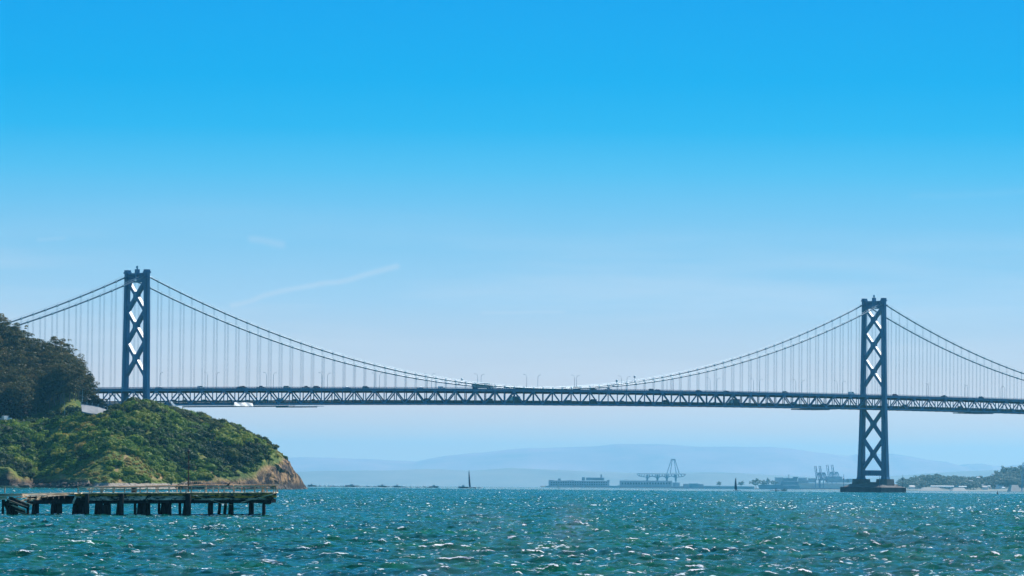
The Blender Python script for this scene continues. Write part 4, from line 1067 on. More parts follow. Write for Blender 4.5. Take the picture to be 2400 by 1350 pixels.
for i in range(70):
    px = gq.uniform(66, 640); y0_ = gq.uniform(1169, 1180); mb.bar(J(px, y0_, -.15), J(px+gq.uniform(-1.5, 1.5), y0_+gq.uniform(2, 8), -.15), .05, .06)
for i in range(190):
    px = gq.uniform(180, 640); y0_ = gq.uniform(1157, 1172); mb.bar(J(px, y0_, -.07), J(px+gq.uniform(.8, 11)*(1 if i % 3 else .2), y0_+gq.uniform(-.5, .5), -.07), .05, gq.uniform(.03, .13))
jb(mb, 'loose_splinters', timb_d, kind='stuff')
mb = MB()
plank(mb, (70, 1206.6), (610, 1204.8), 2.2, 1.2, 1.5); plank(mb, (238, 1183), (257, 1183), 24, .9, 1.3)
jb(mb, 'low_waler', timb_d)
mb = MB()
for i in range(60):
    px = gq.uniform(60, 640); q = J(px, 1200, gq.uniform(-.6, 1.5)); q[2] = gq.uniform(.0, .12); mb.tube([q, q+np.array([gq.uniform(.15, .5), gq.uniform(-.1, .1), gq.uniform(0, .08)])], [.05, .025], 5)
jb(mb, 'foam_splash', mat('splash foam', (.85, .88, .9), .9, 0, .05, 1.), kind='stuff')
# broken left part: sunken deck, hanging and fallen boards
mb = MB(); plank(mb, (-60, 1158.5), (52, 1156.5), 6.5, -.1, 5); plank(mb, (-60, 1166), (14, 1164), 7, .1, .5); jb(mb, 'broken_deck', timb)
mb = MB()
for (a, c, e, f_, h_) in ((52,1157.6,165,1156,2.6), (38,1167,100,1159.5,2.2), (44,1175,120,1160,2.0), (60,1164,150,1157,2.6), (30,1162,95,1157.5,2.), (70,1172,128,1163,5.5), (85,1166,150,1159,2.2), (48,1180,66,1177,2.), (75,1170,112,1161,1.8), (58,1171,90,1164.5,2.), (100,1164,168,1158.5,2.4)):
    q = J(a, c); r_ = J(e, f_); r_[1] += 3.5; mb.bar(q+np.array([0,.4,0]), r_, .28, h_*.047, up=(0,0,1))
jb(mb, 'loose_board', timb_l)
mb = MB(); mb_l = MB()
for (a, c, e, f_, h_, d_) in ((18,1170,66,1188,1.2,-.1), (26,1184,62,1198,1.,-.2), (22,1176,58,1186,1.3,-.3), (36,1196,72,1207,1.,-.3), (46,1172,78,1184,1.6,-.1), (20,1166,70,1187,5,0.2), (16,1172,62,1190,4.5,.5), (14,1180,60,1197,5,.1), (28,1186,60,1200,5,.6), (34,1192,70,1208,4.5,.0), (10,1176,45,1196,6,1.2), (24,1165,60,1180,3,.9), (40,1199,66,1209,3.5,.3), (4,1170,22,1205,6,.9), (30,1184,58,1194,2.5,-.2)):
    q = J(a, c, d_); r_ = J(e, f_, d_-.5); (mb if h_ > 4 else mb_l).bar(q, r_, .3, h_*.047, up=(0,0,1))
jb(mb, 'fallen_beam', timb_d); jb(mb_l, 'fallen_plank', timb)
for (a, b_, w_) in ((4, 4, 6), (14, 12, 9), (25, 24, 12), (36, 36, 10), (60, 59, 7), (-14, -14, 12), (-34, -36, 12)): pile(a, 1170, b_, w_, gq.uniform(.6, 2.4))
mb = MB(); q = J(171, 1180, -.2); mb.bar(q, J(178, 1163, -.2), .12, .2); plank(mb, (178, 1163.5), (190, 1164.5), 1.6, -.3, -.1); jb(mb, 'hanging_bracket', timb_g)
# railings
def rail(pts, mid, posts, dy, name):
    m_ = MB()
    for (a, c), (e, f_) in zip(pts[:-1], pts[1:]):
        m_.bar(J(a, c, dy), J(e, f_, dy), .12, .12)
        if mid: m_.bar(J(a, c+mid, dy+.02), J(e, f_+mid, dy+.02), .07, .1)
    r_ = jb(m_, name, timb)
    for px, k in posts:
        y = np.interp(px, [p[0] for p in pts], [p[1] for p in pts]); q = MB(); a = J(px, y-.8, dy+.08); b__ = J(px+k, 1155, dy+.08)
        q.bar(b__, a, .13, .13, up=(0,1,0)); jb(q, 'post', timb, r_)
rail([(182, 1142.2), (292, 1142.4), (350, 1141.3), (398, 1141), (440, 1140), (520, 1140), (646, 1139.3)], 6.4,
     [(p, 0) for p in (182.5, 209.5, 236.5, 264.5, 291.5, 345, 370, 396, 423, 436, 448, 480, 499, 525, 549, 573, 597, 613, 619, 641, 646)] + [(242, -3), (269, -3), (218, -4), (320, -1), (328, 0)], .1, 'near_railing')
rail([(186, 1147), (208, 1141.5), (300, 1140.2), (436, 1136.8), (470, 1135.6), (646, 1136.6)], 0, [(p, 0) for p in (300, 350, 400, 470, 499, 535, 555, 585, 615, 640)], DW-.4, 'far_railing')
rail([(-60, 1139.8), (20, 1139.8), (44, 1140.2)], 0, [(10.5, 0), (-30, 0)], .1, 'near_railing')
mb = MB(); plank(mb, (611, 1141), (616, 1141), 13, .3, .7); plank(mb, (636, 1139), (647, 1139), 2, .0, .5); jb(mb, 'mooring_post', timb_y)
# chafed rope along the side
mb = MB(); mb.tube([J(647, 1156, -.3), J(610, 1166, -.35), J(565, 1177.5, -.35)], .045, 5); mb.tube([J(545, 1183, -.3), J(520, 1180, -.3), J(487, 1170, -.3), J(452, 1160, -.4)], .03, 5)
o_ = J(560, 1170, -.3); mb.v = [(p[0]-o_[0], p[1]-o_[1], p[2]-o_[2]) for p in mb.v]
mb.build('mooring_rope', timb, **T('old brown rope slung loosely along the right end of the jetty', 'rope')).location = tuple(o_)
# mast, drum, gull
mb = MB(); c0 = J(436, 1156, 3.); top = J(436, 1060, 3.); h_ = top[2]-c0[2]
mb.tube([(0,0,-.1), (.03,0,h_*.5), (0,0,h_)], [.085,.065,.045], 7); ms = mb.build('mast', mat('rusty steel pole', (.05,.03,.022), .8, 0, .3, 3), **T('tall thin rusty pole standing on the middle of the jetty', 'pole')); ms.location = tuple(c0)
mb = MB(); mb.tube([(0,0,h_-.1), (0,0,h_+.02), (0,0,h_+.2), (0,0,h_+.28)], [.08,.15,.15,.06], 8); mb.build('cap_light', M['black'], ms)
mb = MB(); c0 = J(311, 1154.4, 1.2); mb.tube([(0,0,0), (0,0,.04), (0,0,.3), (0,0,.34), (0,0,.6), (0,0,.64)], [.26,.28,.27,.29,.28,.26], 14)
mb.build('steel_drum', M['black'], **T('black drum standing behind the left part of the jetty railing', 'drum')).location = tuple(c0)
brd = MB(); c0 = J(535.5, 1140, .1)
brd.tube([(-.30,0,-.02), (-.12,0,.09), (.02,0,.17), (.13,0,.30), (.15,0,.40)], [.02,.085,.095,.05,.045], 8)
brd.tube([(.14,0,.40), (.18,0,.44), (.22,0,.43), (.30,0,.41)], [.04,.05,.03,.008], 7)
brd.tube([(0,.03,.1), (.01,.03,0)], [.02,.012], 5); brd.tube([(0,-.03,.1), (.01,-.03,0)], [.02,.012], 5); brd.tube([(-.12,0,.1), (-.38,0,-.1)], [.05,.02], 5)
brd.build('cormorant', mat('black feathers', (.01,.01,.013), .5, 0, .2, 8), smooth=True, **T('black cormorant perched on the near rail of the jetty', 'bird')).location = (c0[0], c0[1], c0[2]+.06)

# ================================================================== far shores
grey_b = mat('far building wall', (.44, .48, .54), .8, 0, .12, .03); dark_b = mat('far building roof', (.30, .34, .40), .8, 0, .12, .05)  # wall and roof tones lightened to stand in for distance haze
pink_b = mat('pale shed wall', (.92, .78, .70), .8, 0, .06, .02); white_b = mat('far white wall', (.88, .88, .88), .7, 0, .05, .03)
ship_m = mat('ship grey paint', (.38, .43, .50), .5, 0, .1, .05); crane_m = mat('crane haze-blue paint', (.24, .35, .47), .5, 0, .1, .05); rust_b = mat('rust red roof', (.45, .18, .15), .8, 0, .1, .05)  # ship and crane tones paled and blued in place of thicker haze
land_m = mat('far low land', (.15, .15, .12), .9, 0, .2, .01); earth_m = mat('far pale earth', (.42, .38, .34), .9, 0, .12, .02)  # low land tone lifted too, haze put into its colour
class Far:
    """builds one far thing from blocks given by pixel extents at one distance"""
    def __init__(s, name, Y, label, cat, group=None):
        s.Y = Y; s.o = W(1200, 1140, Y); s.root = empty(name, tuple(s.o), 0, **T(label, cat, group))
    def part(s, name, m, blocks, parent=None, **k):
        mb = MB()
        for (x0, x1, yt, yb, d0, d1) in blocks:
            a = W(x0, yt, s.Y)-s.o; c = W(x1, yb, s.Y)-s.o; mb.box(a[0], c[0], d0, d1, c[2], a[2])
        return mb.build(name, m, parent or s.root, **k)
    def bars(s, name, m, bl, wd, dys=(0,), parent=None, thin=1., **k):
        mb = MB()
        for dy in dys:
            for (x0, y0, x1, y1) in bl:
                z = np.array([0, dy, 0]); mb.bar(W(x0, y0, s.Y)-s.o+z, W(x1, y1, s.Y)-s.o+z, wd*thin*s.Y/5800, wd*thin*s.Y/5800, up=(0,1,0))
        return mb.build(name, m, parent or s.root, **k)
def windows(x0, x1, y0, y1, n, rows, d):
    out = []
    for j in range(rows):
        for i in range(n):
            a = x0+(x1-x0)*(i+.2)/n; b_ = x0+(x1-x0)*(i+.8)/n; t_ = y0+(y1-y0)*(j+.25)/rows; c = y0+(y1-y0)*(j+.75)/rows
            out.append((a, b_, t_, c, d-.15, d))
    return out
b1 = Far('warehouse', 11800, 'wide grey waterfront warehouse with chimney and stepped roof, left of the gantry crane', 'building')
b1.part('wall', grey_b, [(1286, 1428, 1126, 1143, 0, 40)]); b1.part('parapet', dark_b, [(1286, 1298, 1125, 1126, -.2, 20), (1308, 1314, 1121.5, 1126, 0, 12), (1330, 1345, 1125.2, 1126, 0, 12), (1423, 1428.5, 1125, 1131, -.2, 20)])
b1.part('roof_block', dark_b, [(1364, 1371, 1118.6, 1126, 3, 20), (1374, 1416, 1119.3, 1126, 3, 26)]); b1.part('chimney', dark_b, [(1407.6, 1411, 1112, 1119.2, 8, 14)])
b1.part('window', M['glass'], windows(1290, 1424, 1128, 1138, 24, 2, 0), kind='stuff'); b1.part('red_band', rust_b, [(1343, 1365, 1138.2, 1139.8, -.6, -.2), (1371, 1384, 1138.4, 1139.8, -.6, -.2)])
b2 = Far('warehouse', 11800, 'plain long grey warehouse standing in front of the gantry crane', 'building')
b2.part('wall', grey_b, [(1453, 1575, 1126.5, 1144, 0, 35)]); b2.part('roof', dark_b, [(1452.6, 1575.4, 1125, 1126.5, -.5, 36), (1465, 1470, 1124, 1125, 4, 10)]); b2.part('window', M['glass'], windows(1456, 1572, 1129, 1137, 18, 1, 0), kind='stuff')
b3 = Far('shed', 11600, 'low pale shed at the water in front of the plain long warehouse', 'building'); b3.part('wall', grey_b, [(1448, 1490, 1137.5, 1144, 0, 12)]); b3.part('roof', white_b, [(1447.6, 1490.4, 1136.8, 1137.5, -.3, 12.3)])
gc = Far('gantry_crane', 12100, 'giant gantry crane with arched underside and four-legged mast on its deck', 'crane')
gc.part('deck_girder', crane_m, [(1493, 1607, 1109.6, 1112, 0, 10)])
gc.bars('truss_web', crane_m, [(1493, 1112, 1499, 1116), (1499, 1116, 1516, 1118.5), (1499, 1112, 1499, 1116), (1505, 1112, 1502, 1117), (1511, 1112, 1508, 1118)] + [(1607, 1112, 1601, 1117), (1601, 1117, 1583, 1119), (1596, 1112, 1599, 1117), (1589, 1112, 1592, 1118)], .9, (0, 9))
arch = []
for (a, c) in ((1517, 1541), (1541, 1563), (1563, 1585)):
    m_ = (a+c)/2; hw_ = (c-a)/2
    qs = [(m_+hw_*math.cos(q), 1125.5-9.5*math.sin(q)) for q in np.linspace(math.pi, 0, 11)]
    arch += [(*p0, *p1) for p0, p1 in zip(qs[:-1], qs[1:])] + [(p0[0], 1112, p0[0], p0[1]) for p0 in qs[1:-1:2]]
gc.bars('arch', crane_m, arch, 1.2, (0, 9))
for lx in (1517, 1541, 1563, 1584): gc.part('leg', crane_m, [(lx-2.2, lx+2.2, 1113, 1127, .5, 9.5), (lx-1.2, lx+1.2, 1127, 1145, .6, 9.4)])
gc.bars('mast', crane_m, [(1563, 1110, 1573.4, 1078), (1571, 1110, 1575.6, 1078), (1585, 1110, 1580.2, 1078), (1592, 1110, 1582.4, 1078), (1573, 1078, 1583, 1078)], .85, (2, 8)); gc.part('mast_head', crane_m, [(1573, 1583, 1075.5, 1077, 1, 9)])
gc.part('machinery_house', grey_b, [(1576, 1593, 1131, 1145, -6, -1)])
lo_ = [(1575, 1601, 1139.5, 1146, 'low grey quay shed just right of the gantry crane'), (1602, 1649, 1134.5, 1147, 'long low dark building left of the two lone trees'), (1616, 1637, 1133.6, 1147, 'darker block rising from the long low building'), (1650, 1768, 1139, 1148, 'very long flat pier shed under the lone trees'), (1428, 1452, 1139, 1144, 'tiny low shed between the two big warehouses'), (1278, 1288, 1139.5, 1143.5, 'tiny shed left of the chimney warehouse')]
for i, (a, c, yt, yb, lab) in enumerate(lo_):
    q = Far('quay_shed', 11300-i*60, lab, 'building'); q.part('wall', grey_b, [(a, c, yt, yb, 0, 30)]); q.part('roof', [white_b, dark_b][i % 2], [(a-.3, c+.3, yt-.8, yt, -.4, 30)])
mb = MB()
for (a, c, Y_, h_) in ((1270, 1900, 11200, 2.5), (1880, 2420, 9400, 2.5)):
    p0, p1 = W(a, 1140, Y_), W(c, 1140, Y_); z = -drop(p1[0], Y_); mb.hexa([(p0[0], Y_, z-3), (p1[0], Y_, z-3), (p1[0]*1.25, Y_+3500, z-6), (p0[0]*1.25, Y_+3500, z-6), (p0[0]+4, Y_+4, z+h_), (p1[0]-4, Y_+4, z+h_), (p1[0]*1.25, Y_+3500, z+h_), (p0[0]*1.25, Y_+3500, z+h_)])
mb.build('shore', land_m, kind='structure')
# ship
sh = Far('cargo_ship', 9600, 'dark grey navy style ship moored left of the blue container cranes', 'ship')
mb = MB(); o_ = sh.o
prf = [(1777, 1136), (1781, 1147.6), (1873, 1147.6), (1874, 1140), (1872, 1137.5), (1830, 1137), (1800, 1135.6)]
for dy in (0, 14): mb.v += [tuple(W(a, c, sh.Y)-o_+np.array([0, dy, 0])) for a, c in prf]
n = len(prf); mb.f = [tuple(range(n)), tuple(range(2*n-1, n-1, -1))]+[(i, i+n, (i+1) % n+n, (i+1) % n) for i in range(n)]; mb.m = [0]*len(mb.f); mb.n = 2*n
mb.build('hull', ship_m, sh.root)
sh.part('superstructure', ship_m, [(1832, 1872, 1128, 1137, 2, 12), (1836, 1869, 1120.5, 1128, 2.5, 11), (1859, 1871, 1117.5, 1121, 3, 10), (1842, 1848, 1119.6, 1120.5, 3, 10), (1830, 1834, 1131, 1137, 3, 10)])
sh.bars('mast', ship_m, [(1849, 1121, 1849, 1113), (1847.4, 1113.3, 1850.6, 1113.3), (1799, 1136, 1799, 1124), (1815, 1136, 1815, 1130)], .8, (6,))
b4 = Far('apartment_block', 12200, 'pale grey flat roofed block rising behind the moored ship', 'building'); b4.part('wall', grey_b, [(1817.5, 1836, 1119.5, 1146, 0, 30)]); b4.part('roof', white_b, [(1817, 1836.5, 1118.8, 1119.5, -.4, 30)])
b5 = Far('apartment_block', 12200, 'stepped pale block just right behind the moored ship', 'building'); b5.part('wall', grey_b, [(1872, 1891, 1119.6, 1146, 0, 30), (1872, 1895, 1125, 1146, -8, 0)]); b5.part('window', M['glass'], windows(1872, 1894, 1127, 1131, 8, 2, -8), kind='stuff')
b6 = Far('terminal_shed', 10200, 'very long pale pink shed behind the container cranes', 'building'); b6.part('wall', pink_b, [(1868, 2012, 1132, 1145, 0, 30)]); b6.part('roof', grey_b, [(1868, 2012.3, 1130.3, 1132, -.6, 30)])
b7 = Far('quay', 9500, 'long dark quay wall below the pale pink shed', 'quay'); b7.part('wall', ship_m, [(1873, 1985, 1143.4, 1149.5, 0, 10)])
b8 = Far('container_stack', 11800, 'blurred grey blocks of the port rising behind the container cranes', 'container stack'); b8.part('containers', grey_b, [(1936, 1974, 1116.5, 1131, 0, 30), (1940, 1966, 1121, 1131, -5, 0), (1895, 1912, 1121, 1131, 0, 20), (1974, 1990, 1123, 1131, 0, 20), (1985, 2008, 1122, 1131, 0, 20)])
def quay_crane(px, Y, k, lab, top):
    q = Far('container_crane', Y, lab, 'crane', 'container cranes with raised booms')
    b_ = 1145 if Y > 10000 else 1143.5; P0 = lambda x, y: (px+x*k, b_-y*k)
    def L(*a): return [(*P0(a[i], a[i+1]), *P0(a[i+2], a[i+3])) for i in range(0, len(a)-2, 2)]
    for dy_ in (0, 12):
        for pc in (L(0, 0, 0, 17, 1, 17), L(7.5, 0, 7.5, 17)): q.bars('leg', crane_m, pc, .95, (dy_,))
        for pc in (L(.5, 17, 5.5, 33), L(7, 17, 6.3, 33), L(11, 17, 8, 33), L(16, 17, 10, 33), L(5.5, 33, 10, 33)): q.bars('brace', crane_m, pc, .75, (dy_,))
    q.bars('boom', crane_m, L(1.5, 19, -2.5, 47, 1, 47, 2.5, 36) + L(2.4, 34, 4.2, 33.4) + L(3.2, 20, .8, 47), .6, (3, 9)); q.bars('girder', crane_m, L(-1, 17.5, 17, 17.5) + L(-1, 6.5, 8, 6.5), 1.0, (0, 12))
    a = P0(8, 20); c = P0(15, 16); q.part('machinery_house', crane_m, [(a[0], c[0], a[1], c[1], 2, 10)])
quay_crane(1912, 9700, 1.08, 'nearest blue container crane, leftmost of the four with raised booms', 0)
quay_crane(1922.5, 9750, 1.08, 'second blue container crane from left with raised boom', 0)
quay_crane(1940, 11900, 1.17, 'third, paler container crane with raised boom', 0)
quay_crane(1951.5, 11950, 1.17, 'rightmost pale container crane, next to the bridge caisson', 0)
# trees on the far shore
fm_far = foliage_mat('far tree leaves', [(0, (.12, .14, .12)), (.5, (.18, .21, .16)), (1, (.25, .26, .20))], obr=.2)  # leaf tones lightened to grey-green, haze painted into them
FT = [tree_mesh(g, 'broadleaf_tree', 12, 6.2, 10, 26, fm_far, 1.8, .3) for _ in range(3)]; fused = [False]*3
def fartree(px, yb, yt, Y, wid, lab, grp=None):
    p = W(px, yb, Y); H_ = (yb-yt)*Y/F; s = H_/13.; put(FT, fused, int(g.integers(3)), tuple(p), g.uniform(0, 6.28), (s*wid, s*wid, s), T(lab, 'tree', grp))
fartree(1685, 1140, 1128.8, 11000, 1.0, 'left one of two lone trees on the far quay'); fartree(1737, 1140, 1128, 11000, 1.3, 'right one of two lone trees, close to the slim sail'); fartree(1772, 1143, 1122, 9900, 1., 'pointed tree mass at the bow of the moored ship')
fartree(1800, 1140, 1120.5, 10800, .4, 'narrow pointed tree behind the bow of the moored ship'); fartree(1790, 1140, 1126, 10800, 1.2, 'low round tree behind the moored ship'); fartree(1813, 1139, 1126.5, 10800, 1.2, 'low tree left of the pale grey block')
# wooded hill on the right
HP = [1990, 2050, 2100, 2130, 2150, 2190, 2220, 2260, 2300, 2330, 2345, 2370, 2410, 2500, 2700]; HY = [1140, 1136, 1126, 1122, 1119, 1114, 1117, 1121, 1120, 1120, 1116, 1108, 1106, 1096, 1090]
xs = np.arange(560, 1460, 6.); ds = np.arange(0, 1000, 9.); XX, DD = np.meshgrid(xs, ds, indexing='ij'); Y0 = 7800.; YY = Y0+DD
pp = 1200+F*XX/YY; top = EYE+(level(pp)-np.interp(pp, HP, HY))*(Y0+620)/F-8; s_ = np.clip(DD/620, 0, 1)
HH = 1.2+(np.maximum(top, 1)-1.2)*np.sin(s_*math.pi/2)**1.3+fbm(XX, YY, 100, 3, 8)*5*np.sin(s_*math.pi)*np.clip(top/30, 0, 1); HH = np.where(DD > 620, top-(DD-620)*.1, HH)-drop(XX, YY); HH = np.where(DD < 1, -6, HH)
HH[0, :] = -8
na, nr = XX.shape; ii = np.arange(na*nr).reshape(na, nr); Q = np.stack([ii[:-1, :-1], ii[1:, :-1], ii[1:, 1:], ii[:-1, 1:]], -1).reshape(-1, 4)
npmesh('far_hill', np.stack([XX, YY, HH], -1).reshape(-1, 3), Q, mat('far hill ground', (.18, .21, .17), .95, 0, .3, .012, col2=(.34, .33, .29)), kind='structure')  # ground tone lightened to imitate haze over the hill
def hz(x, y): return float(np.interp(y-Y0, ds, HH[int(np.clip(round((x-560)/6), 0, len(xs)-1))]))
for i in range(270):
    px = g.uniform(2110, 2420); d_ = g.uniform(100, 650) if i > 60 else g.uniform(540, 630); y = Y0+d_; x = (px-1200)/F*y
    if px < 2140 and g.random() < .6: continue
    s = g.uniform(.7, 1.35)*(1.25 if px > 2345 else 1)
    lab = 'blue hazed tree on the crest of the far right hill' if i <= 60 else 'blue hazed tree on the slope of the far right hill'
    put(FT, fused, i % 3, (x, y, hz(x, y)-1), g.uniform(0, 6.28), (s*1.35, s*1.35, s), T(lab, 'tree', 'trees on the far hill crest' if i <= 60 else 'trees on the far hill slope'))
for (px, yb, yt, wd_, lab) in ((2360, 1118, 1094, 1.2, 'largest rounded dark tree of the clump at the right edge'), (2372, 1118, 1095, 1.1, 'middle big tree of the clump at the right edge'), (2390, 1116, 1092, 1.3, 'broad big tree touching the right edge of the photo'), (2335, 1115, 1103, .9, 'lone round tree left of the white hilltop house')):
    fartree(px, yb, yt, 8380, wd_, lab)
def hb(px0, px1, yt, yb, Y, lab, m, rm, nm='house', rise=1.2):
    q = Far(nm, Y, lab, 'building'); q.part('wall', m, [(px0, px1, yt, yb, 0, 12)])
    mb = MB(); a = W(px0-.4, yt, Y)-q.o; c = W(px1+.4, yt, Y)-q.o; mb.add([(a[0],-.4,a[2]),(c[0],-.4,a[2]),(c[0],12.4,a[2]),(a[0],12.4,a[2]),(a[0],6,a[2]+rise),(c[0],6,a[2]+rise)], [(0,1,5,4),(2,3,4,5),(0,4,3),(1,2,5),(3,2,1,0)]); mb.build('roof', rm, q.root)
    q.part('window', M['glass'], windows(px0, px1, yt, yb, max(3, int((px1-px0)/3)), 1, 0), kind='stuff')
hb(2182, 2236, 1139.5, 1143.6, 7700, 'long bright white shed at the shore below the far hill', white_b, white_b, 'shed'); hb(2240, 2266, 1140.4, 1143.4, 7705, 'shorter white shed at the shore, right of the long one', white_b, white_b, 'shed')
hb(2326, 2350, 1111.5, 1115, 8328, 'long low white house on the hilltop by the round tree', white_b, dark_b); hb(2290, 2297, 1119, 1122, 8212, 'small white house on the middle of the far hill', white_b, white_b)
hb(2316, 2322, 1139.5, 1142.5, 7730, 'tiny white house near the shore left of the right edge', white_b, white_b); hb(2349, 2356, 1143, 1145.5, 7720, 'small white boathouse at the shore near the right edge', white_b, white_b); hb(2153, 2156, 1123, 1125, 8262, 'tiny white house high on the left part of the far hill', white_b, white_b)
hb(2262, 2281, 1127, 1129, 8130, 'pale terrace of houses halfway up the far hill', pink_b, grey_b); hb(2340, 2352, 1129, 1131, 8097, 'pale terrace halfway up the far hill near the right edge', pink_b, grey_b); hb(2376, 2384, 1122, 1125, 8212, 'pinkish house under the clump of big trees', pink_b, dark_b)
for (pc, wpx, yt, lab) in ((2182, 62, 1142.3, 'long'), (2247, 40, 1142.8, 'r'), (2378, 26, 1136.5, 'q')):
    c = W(pc, yt, 7640); a = W(pc-wpx/2, 1151, 7640)[0]; e = W(pc+wpx/2, 1151, 7640)[0]; zb = -drop(c[0], 7640)-1; mb = MB(); w3 = (e-a)
    mb.hexa([(a, 7620, zb), (e, 7620, zb), (e, 7680, zb), (a, 7680, zb), (a+w3*.25, 7640, c[2]), (e-w3*.2, 7640, c[2]), (e-w3*.2, 7665, c[2]), (a+w3*.25, 7665, c[2])])
    mb.build('earth_bank', earth_m, kind='structure')
q = Far('conveyor', 7600, 'dark sloping conveyor in front of the long bright white shed', 'conveyor'); q.bars('boom', ship_m, [(2223, 1147.4, 2240, 1140), (2240, 1140, 2246, 1137), (2246, 1134, 2246, 1142), (2214, 1142.5, 2218, 1146)], .9, (0,)); q.part('hopper', ship_m, [(2239, 2247, 1138.8, 1143, 0, 4)])
q = Far('tower_crane', 7500, 'tall dark crane frame cut by the right edge of the photo', 'crane'); q.bars('frame', crane_m, [(2397.5, 1152, 2397.5, 1085), (2397.5, 1085, 2406, 1085), (2397.5, 1091, 2406, 1091), (2394, 1152, 2395.5, 1122), (2395.5, 1122, 2392, 1104)], 1.1, (0,))
gh = np.random.default_rng(12)
for i in range(34):
    px = gh.uniform(2125, 2395); dd = gh.uniform(80, 560); y = Y0+dd; x = (px-1200)/F*y; z = hz(x, y); w_ = gh.uniform(9, 22)
    q = empty('house', (x, y, z-2), gh.uniform(-.3, .3), **T('small pale house among the trees of the far right hill', 'building', 'houses on the far right hill'))
    m_ = MB(); m_.box(-w_/2, w_/2, -4, 4, 0, 7); m_.build('wall', [white_b, pink_b, white_b][i % 3], q); m_ = MB()
    m_.add([(-w_/2-.5,-4.5,7),(w_/2+.5,-4.5,7),(w_/2+.5,4.5,7),(-w_/2-.5,4.5,7),(-w_/2,0,9.5),(w_/2,0,9.5)], [(0,1,5,4),(2,3,4,5),(0,4,3),(1,2,5),(3,2,1,0)]); m_.build('roof', [dark_b, pink_b, grey_b][i % 3], q)
# distant ridges
def ridge(Y0, PX, PY, dep, seed, nm, m):
    xs = np.linspace(-.17*Y0, .17*Y0, 380); ds = np.linspace(0, dep, 26); XX, DD = np.meshgrid(xs, ds, indexing='ij'); YY = Y0+DD; pp = 1200+F*XX/(Y0+dep*.6)
    top = EYE+(level(pp)-np.interp(pp, PX, PY))*(Y0+dep*.6)/F; s_ = np.clip(DD/(dep*.6), 0, 1); dr = drop(XX, YY); b0 = -dr-1
    HH = b0+(top-b0)*np.sin(s_*math.pi/2)**1.2+fbm(XX, YY, 1100, 5, seed)*22*np.sin(s_*math.pi)+fbm(XX, YY*0, 800, 5, seed+3)*6.5*s_
    HH = np.where(DD > dep*.6, top-(DD-dep*.6)*.03, HH); na, nr = XX.shape; ii = np.arange(na*nr).reshape(na, nr); Q = np.stack([ii[:-1, :-1], ii[1:, :-1], ii[1:, 1:], ii[:-1, 1:]], -1).reshape(-1, 4)
    npmesh(nm, np.stack([XX, YY, HH], -1).reshape(-1, 3), Q, m, smooth=True, kind='structure')
hill_m = mat('distant hill cover', (.50, .25, .24), .95, 0, .2, .001)
ridge(37000, [-800, 300, 660, 730, 800, 900, 980, 1050, 1100, 1170, 1240, 1255, 1300, 1400, 1450, 1540, 1620, 1700, 1800, 1850, 1900, 1940, 1986, 2010, 2090, 2130, 2170, 2215, 2245, 2260, 2300, 2330, 2360, 2400, 2700, 3300],
      [1060, 1070, 1072, 1072, 1072.5, 1077, 1081, 1068, 1063, 1057, 1049.5, 1051, 1050, 1048, 1042, 1041, 1046, 1045, 1046, 1050, 1058, 1063, 1069, 1064, 1064, 1070, 1077, 1083, 1091, 1088.5, 1087, 1092, 1093, 1088, 1080, 1070], 6000, 3, 'distant_hills', hill_m)
ridge(28000, [-800, 700, 900, 1000, 1100, 1200, 1300, 1500, 1700, 1900, 2000, 2060, 2200, 2400, 3300], [1098, 1108, 1104, 1100, 1104, 1096, 1100, 1108, 1108, 1116, 1124, 1118, 1108, 1100, 1100], 2400, 9, 'nearer_hills', mat('nearer hill cover', (.30, .19, .14), .95, 0, .2, .001))

# ================================================================== boats and buoys
sail_d = mat('dark sail cloth', (.04, .10, .19), .5, 0, .1, .3); sail_w = mat('white sail cloth', (.75, .76, .78), .6, 0, .05, .3); foam_m = mat('wake foam', (.8, .84, .86), .9, 0, .05, .5)
def seaz(x, y): return -drop(x, y)
def sailboat(px, py_top, Y, tilt, wid, sm, lab, hull_len, wake=True):
    x = XatY(px, Y); z = seaz(x, Y); p = W(px, py_top, Y); H_ = p[2]-z
    r = empty('sailboat', (x, Y, z), 0, **T(lab, 'sailboat'))
    h_ = MB(); L = hull_len
    for (a, c, w_, d_) in ((0, 1, 1, 1),):
        st = [(-.5, .36, .5), (-.3, .5, .46), (0, .52, .45), (.3, .36, .5), (.5, .03, .62)]
        v = []
        for (u_, hw_, zt) in st: v += [(u_*L, -hw_*L*.28, zt*L*.16), (u_*L, 0, -.25), (u_*L, hw_*L*.28, zt*L*.16)]
        h_.add(v, [(3*i+j, 3*i+j+1, 3*i+j+4, 3*i+j+3) for i in range(4) for j in (0, 1)]+[(3*i, 3*i+3, 3*i+5, 3*i+2) for i in range(4)]+[(0, 1, 2)])
    h_.build('hull', sm, r); m_ = MB(); m_.tube([(0,0,0), (tilt*H_, 0, H_)], [.16, .07], 6); m_.build('mast', sm, r)
    s_ = MB(); v = []; n = 9
    for k in range(2):
        for i in range(n):
            f_ = i/(n-1); wd = wid*(1-f_)**.6*(1-.25*(1-f_)**4); bx0 = tilt*H_*(.08+.92*f_); z_ = H_*(.07+.92*f_)
            for j in range(4): v.append((bx0-wd*j/3., .25*math.sin(j/3*math.pi)*wd*.6+k*.05, z_))
    f = []
    for k in range(2):
        for i in range(n-1):
            for j in range(3): q = (k*n*4+i*4+j, k*n*4+i*4+j+1, k*n*4+(i+1)*4+j+1, k*n*4+(i+1)*4+j); f.append(q if k else q[::-1])
    s_.add(v, f); s_.build('sail', sm, r, smooth=True)
sailboat(1103.5, 1101, 3300, -.10, 1.7, sail_d, 'tall narrow dark sail foiling yacht on open water left of the warehouses', 9)
sailboat(1311, 1132.5, 4300, -.2, 1.4, sail_w, 'tiny white sail yacht in front of the chimney warehouse', 5)
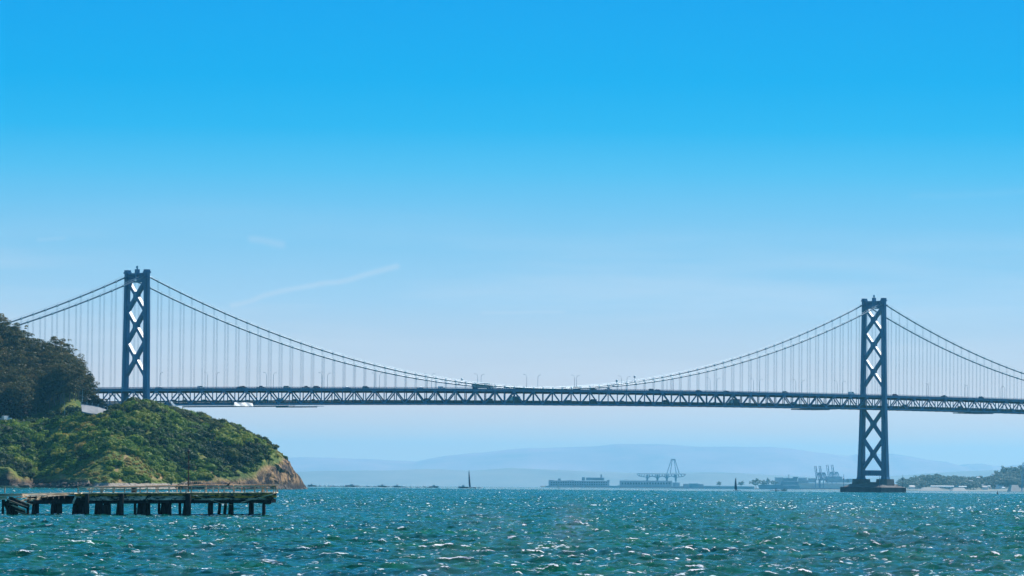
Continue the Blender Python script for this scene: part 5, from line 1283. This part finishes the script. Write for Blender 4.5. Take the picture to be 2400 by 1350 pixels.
sailboat(1727.5, 1118.5, 3100, -.08, 2.2, sail_d, 'slim curved dark sail yacht in front of the far quay', 6)
sailboat(1972.5, 1143, 3150, -.3, 1.4, sail_w, 'tiny white sail half hidden by the left end of the bridge caisson', 4)
def wake(x, Y, L, par, side=1):
    mb = MB(); gg = np.random.default_rng(int(abs(x)*10)); a = 0
    while a < L:
        w_ = gg.uniform(1.5, 5); h_ = gg.uniform(.6, 1.4); mb.tube([(side*a, 0, -.1), (side*(a+w_*.3), .2, h_*.6), (side*(a+w_*.7), 0, h_*.5), (side*(a+w_), .1, -.1)], [.2, .5*h_+.2, .4*h_+.2, .15], 6); a += w_*gg.uniform(.7, 1.5)
    return mb.build('wake', foam_m, par, smooth=True)
def motorboat(px, Y, L, m, lab, wl_=14, side=1):
    x = XatY(px, Y); r = empty('motorboat', (x, Y, seaz(x, Y)+.2), 0, **T(lab, 'motorboat'))
    h_ = MB(); L2 = L/2; v = []
    for (u_, hw_, zt) in ((-1, .9, 1.0), (-.3, 1, 1.0), (.4, .8, 1.15), (1, .05, 1.5)): v += [(-side*u_*L2, -hw_*L*.16, zt), (-side*u_*L2, 0, -.3), (-side*u_*L2, hw_*L*.16, zt)]
    h_.add(v, [(3*i+j, 3*i+j+1, 3*i+j+4, 3*i+j+3) for i in range(3) for j in (0, 1)]+[(3*i, 3*i+3, 3*i+5, 3*i+2) for i in range(3)]+[(0, 1, 2)]); h_.build('hull', m, r)
    c = MB(); c.hexa([(-L*.18,-L*.1,1),(L*.16,-L*.1,1),(L*.16,L*.1,1),(-L*.18,L*.1,1),(-L*.1,-L*.08,2.3),(L*.1,-L*.08,2.3),(L*.1,L*.08,2.3),(-L*.1,L*.08,2.3)]); c.tube([(0,0,2.3),(0,0,3.6)], .06, 5); c.build('cabin', M['white'] if m is not M['white'] else ship_m, r)
    if wl_: wk = wake(x, Y, wl_, r, side); wk.location = (side*L*.5, 0, -.1)
    return r
motorboat(730.5, 3600, 7, ship_m, 'small dark motorboat with long wake just off the headland tip', 26)
motorboat(825, 3650, 12, ship_m, 'grey motorboat trailing a bright wake, second right of the headland tip', 30)
motorboat(896, 3600, 8, ship_m, 'small grey boat third right of the headland tip', 3); motorboat(931, 3500, 6, ship_m, 'dark boat with short wake fourth right of the headland tip', 5)
motorboat(1017, 3500, 8, ship_m, 'dark boat with long wake left of the tall dark sail', 22, -1).location[2] -= 0
motorboat(1086, 3350, 8, ship_m, 'chase boat with white wake beside the tall dark sail', 12); motorboat(1838, 3300, 5, M['white'], 'white speedboat with wake right of the left buoy', 9, -1)
def buoy(px, py_t, py_b, lab):
    Y_ = None
    for yt in np.arange(1200, 4000, 10):
        if level(px)+(EYE+yt*yt/EARTH)*F/yt < py_b: Y_ = yt; break
    Y_ = Y_ or 2600.; x = XatY(px, Y_); s = (py_b-py_t)*Y_/F/4.2
    r = empty('channel_buoy', (x, Y_, seaz(x, Y_)), 0, **T(lab, 'buoy', 'channel buoys')); r.scale = (s, s, s)
    a = MB(); a.tube([(0,0,-.5),(0,0,.1),(0,0,1.1),(0,0,1.2)], [.8,1.05,1.0,.7], 14); a.build('float', M['black'], r)
    a = MB()
    a.tube([(0,0,1.15),(0,0,2.3),(0,0,3.3)], [.68,.42,.26], 8); a.tube([(0,0,3.3),(0,0,4.2)], [.14,.12], 6); a.build('tower', M['black'], r)
buoy(1819, 1143.5, 1152.6, 'black conical channel buoy left of the moored ship bow wake'); buoy(2338, 1149.5, 1159.6, 'black conical channel buoy below the far right hill')

# ================================================================== haze
hzm = bpy.data.materials.new('bay haze'); hzm.use_nodes = True; t = hzm.node_tree; t.nodes.clear()
pv = t.nodes.new('ShaderNodeVolumePrincipled'); pv.inputs['Color'].default_value = (.19, .65, .95, 1); pv.inputs['Density'].default_value = 3.6e-5; pv.inputs['Anisotropy'].default_value = .35
ou = t.nodes.new('ShaderNodeOutputMaterial'); t.links.new(pv.outputs[0], ou.inputs['Volume'])
mb = MB(); mb.box(-13500, 13500, -13000, 43500, -150, 425); mb.build('haze', hzm, kind='stuff')
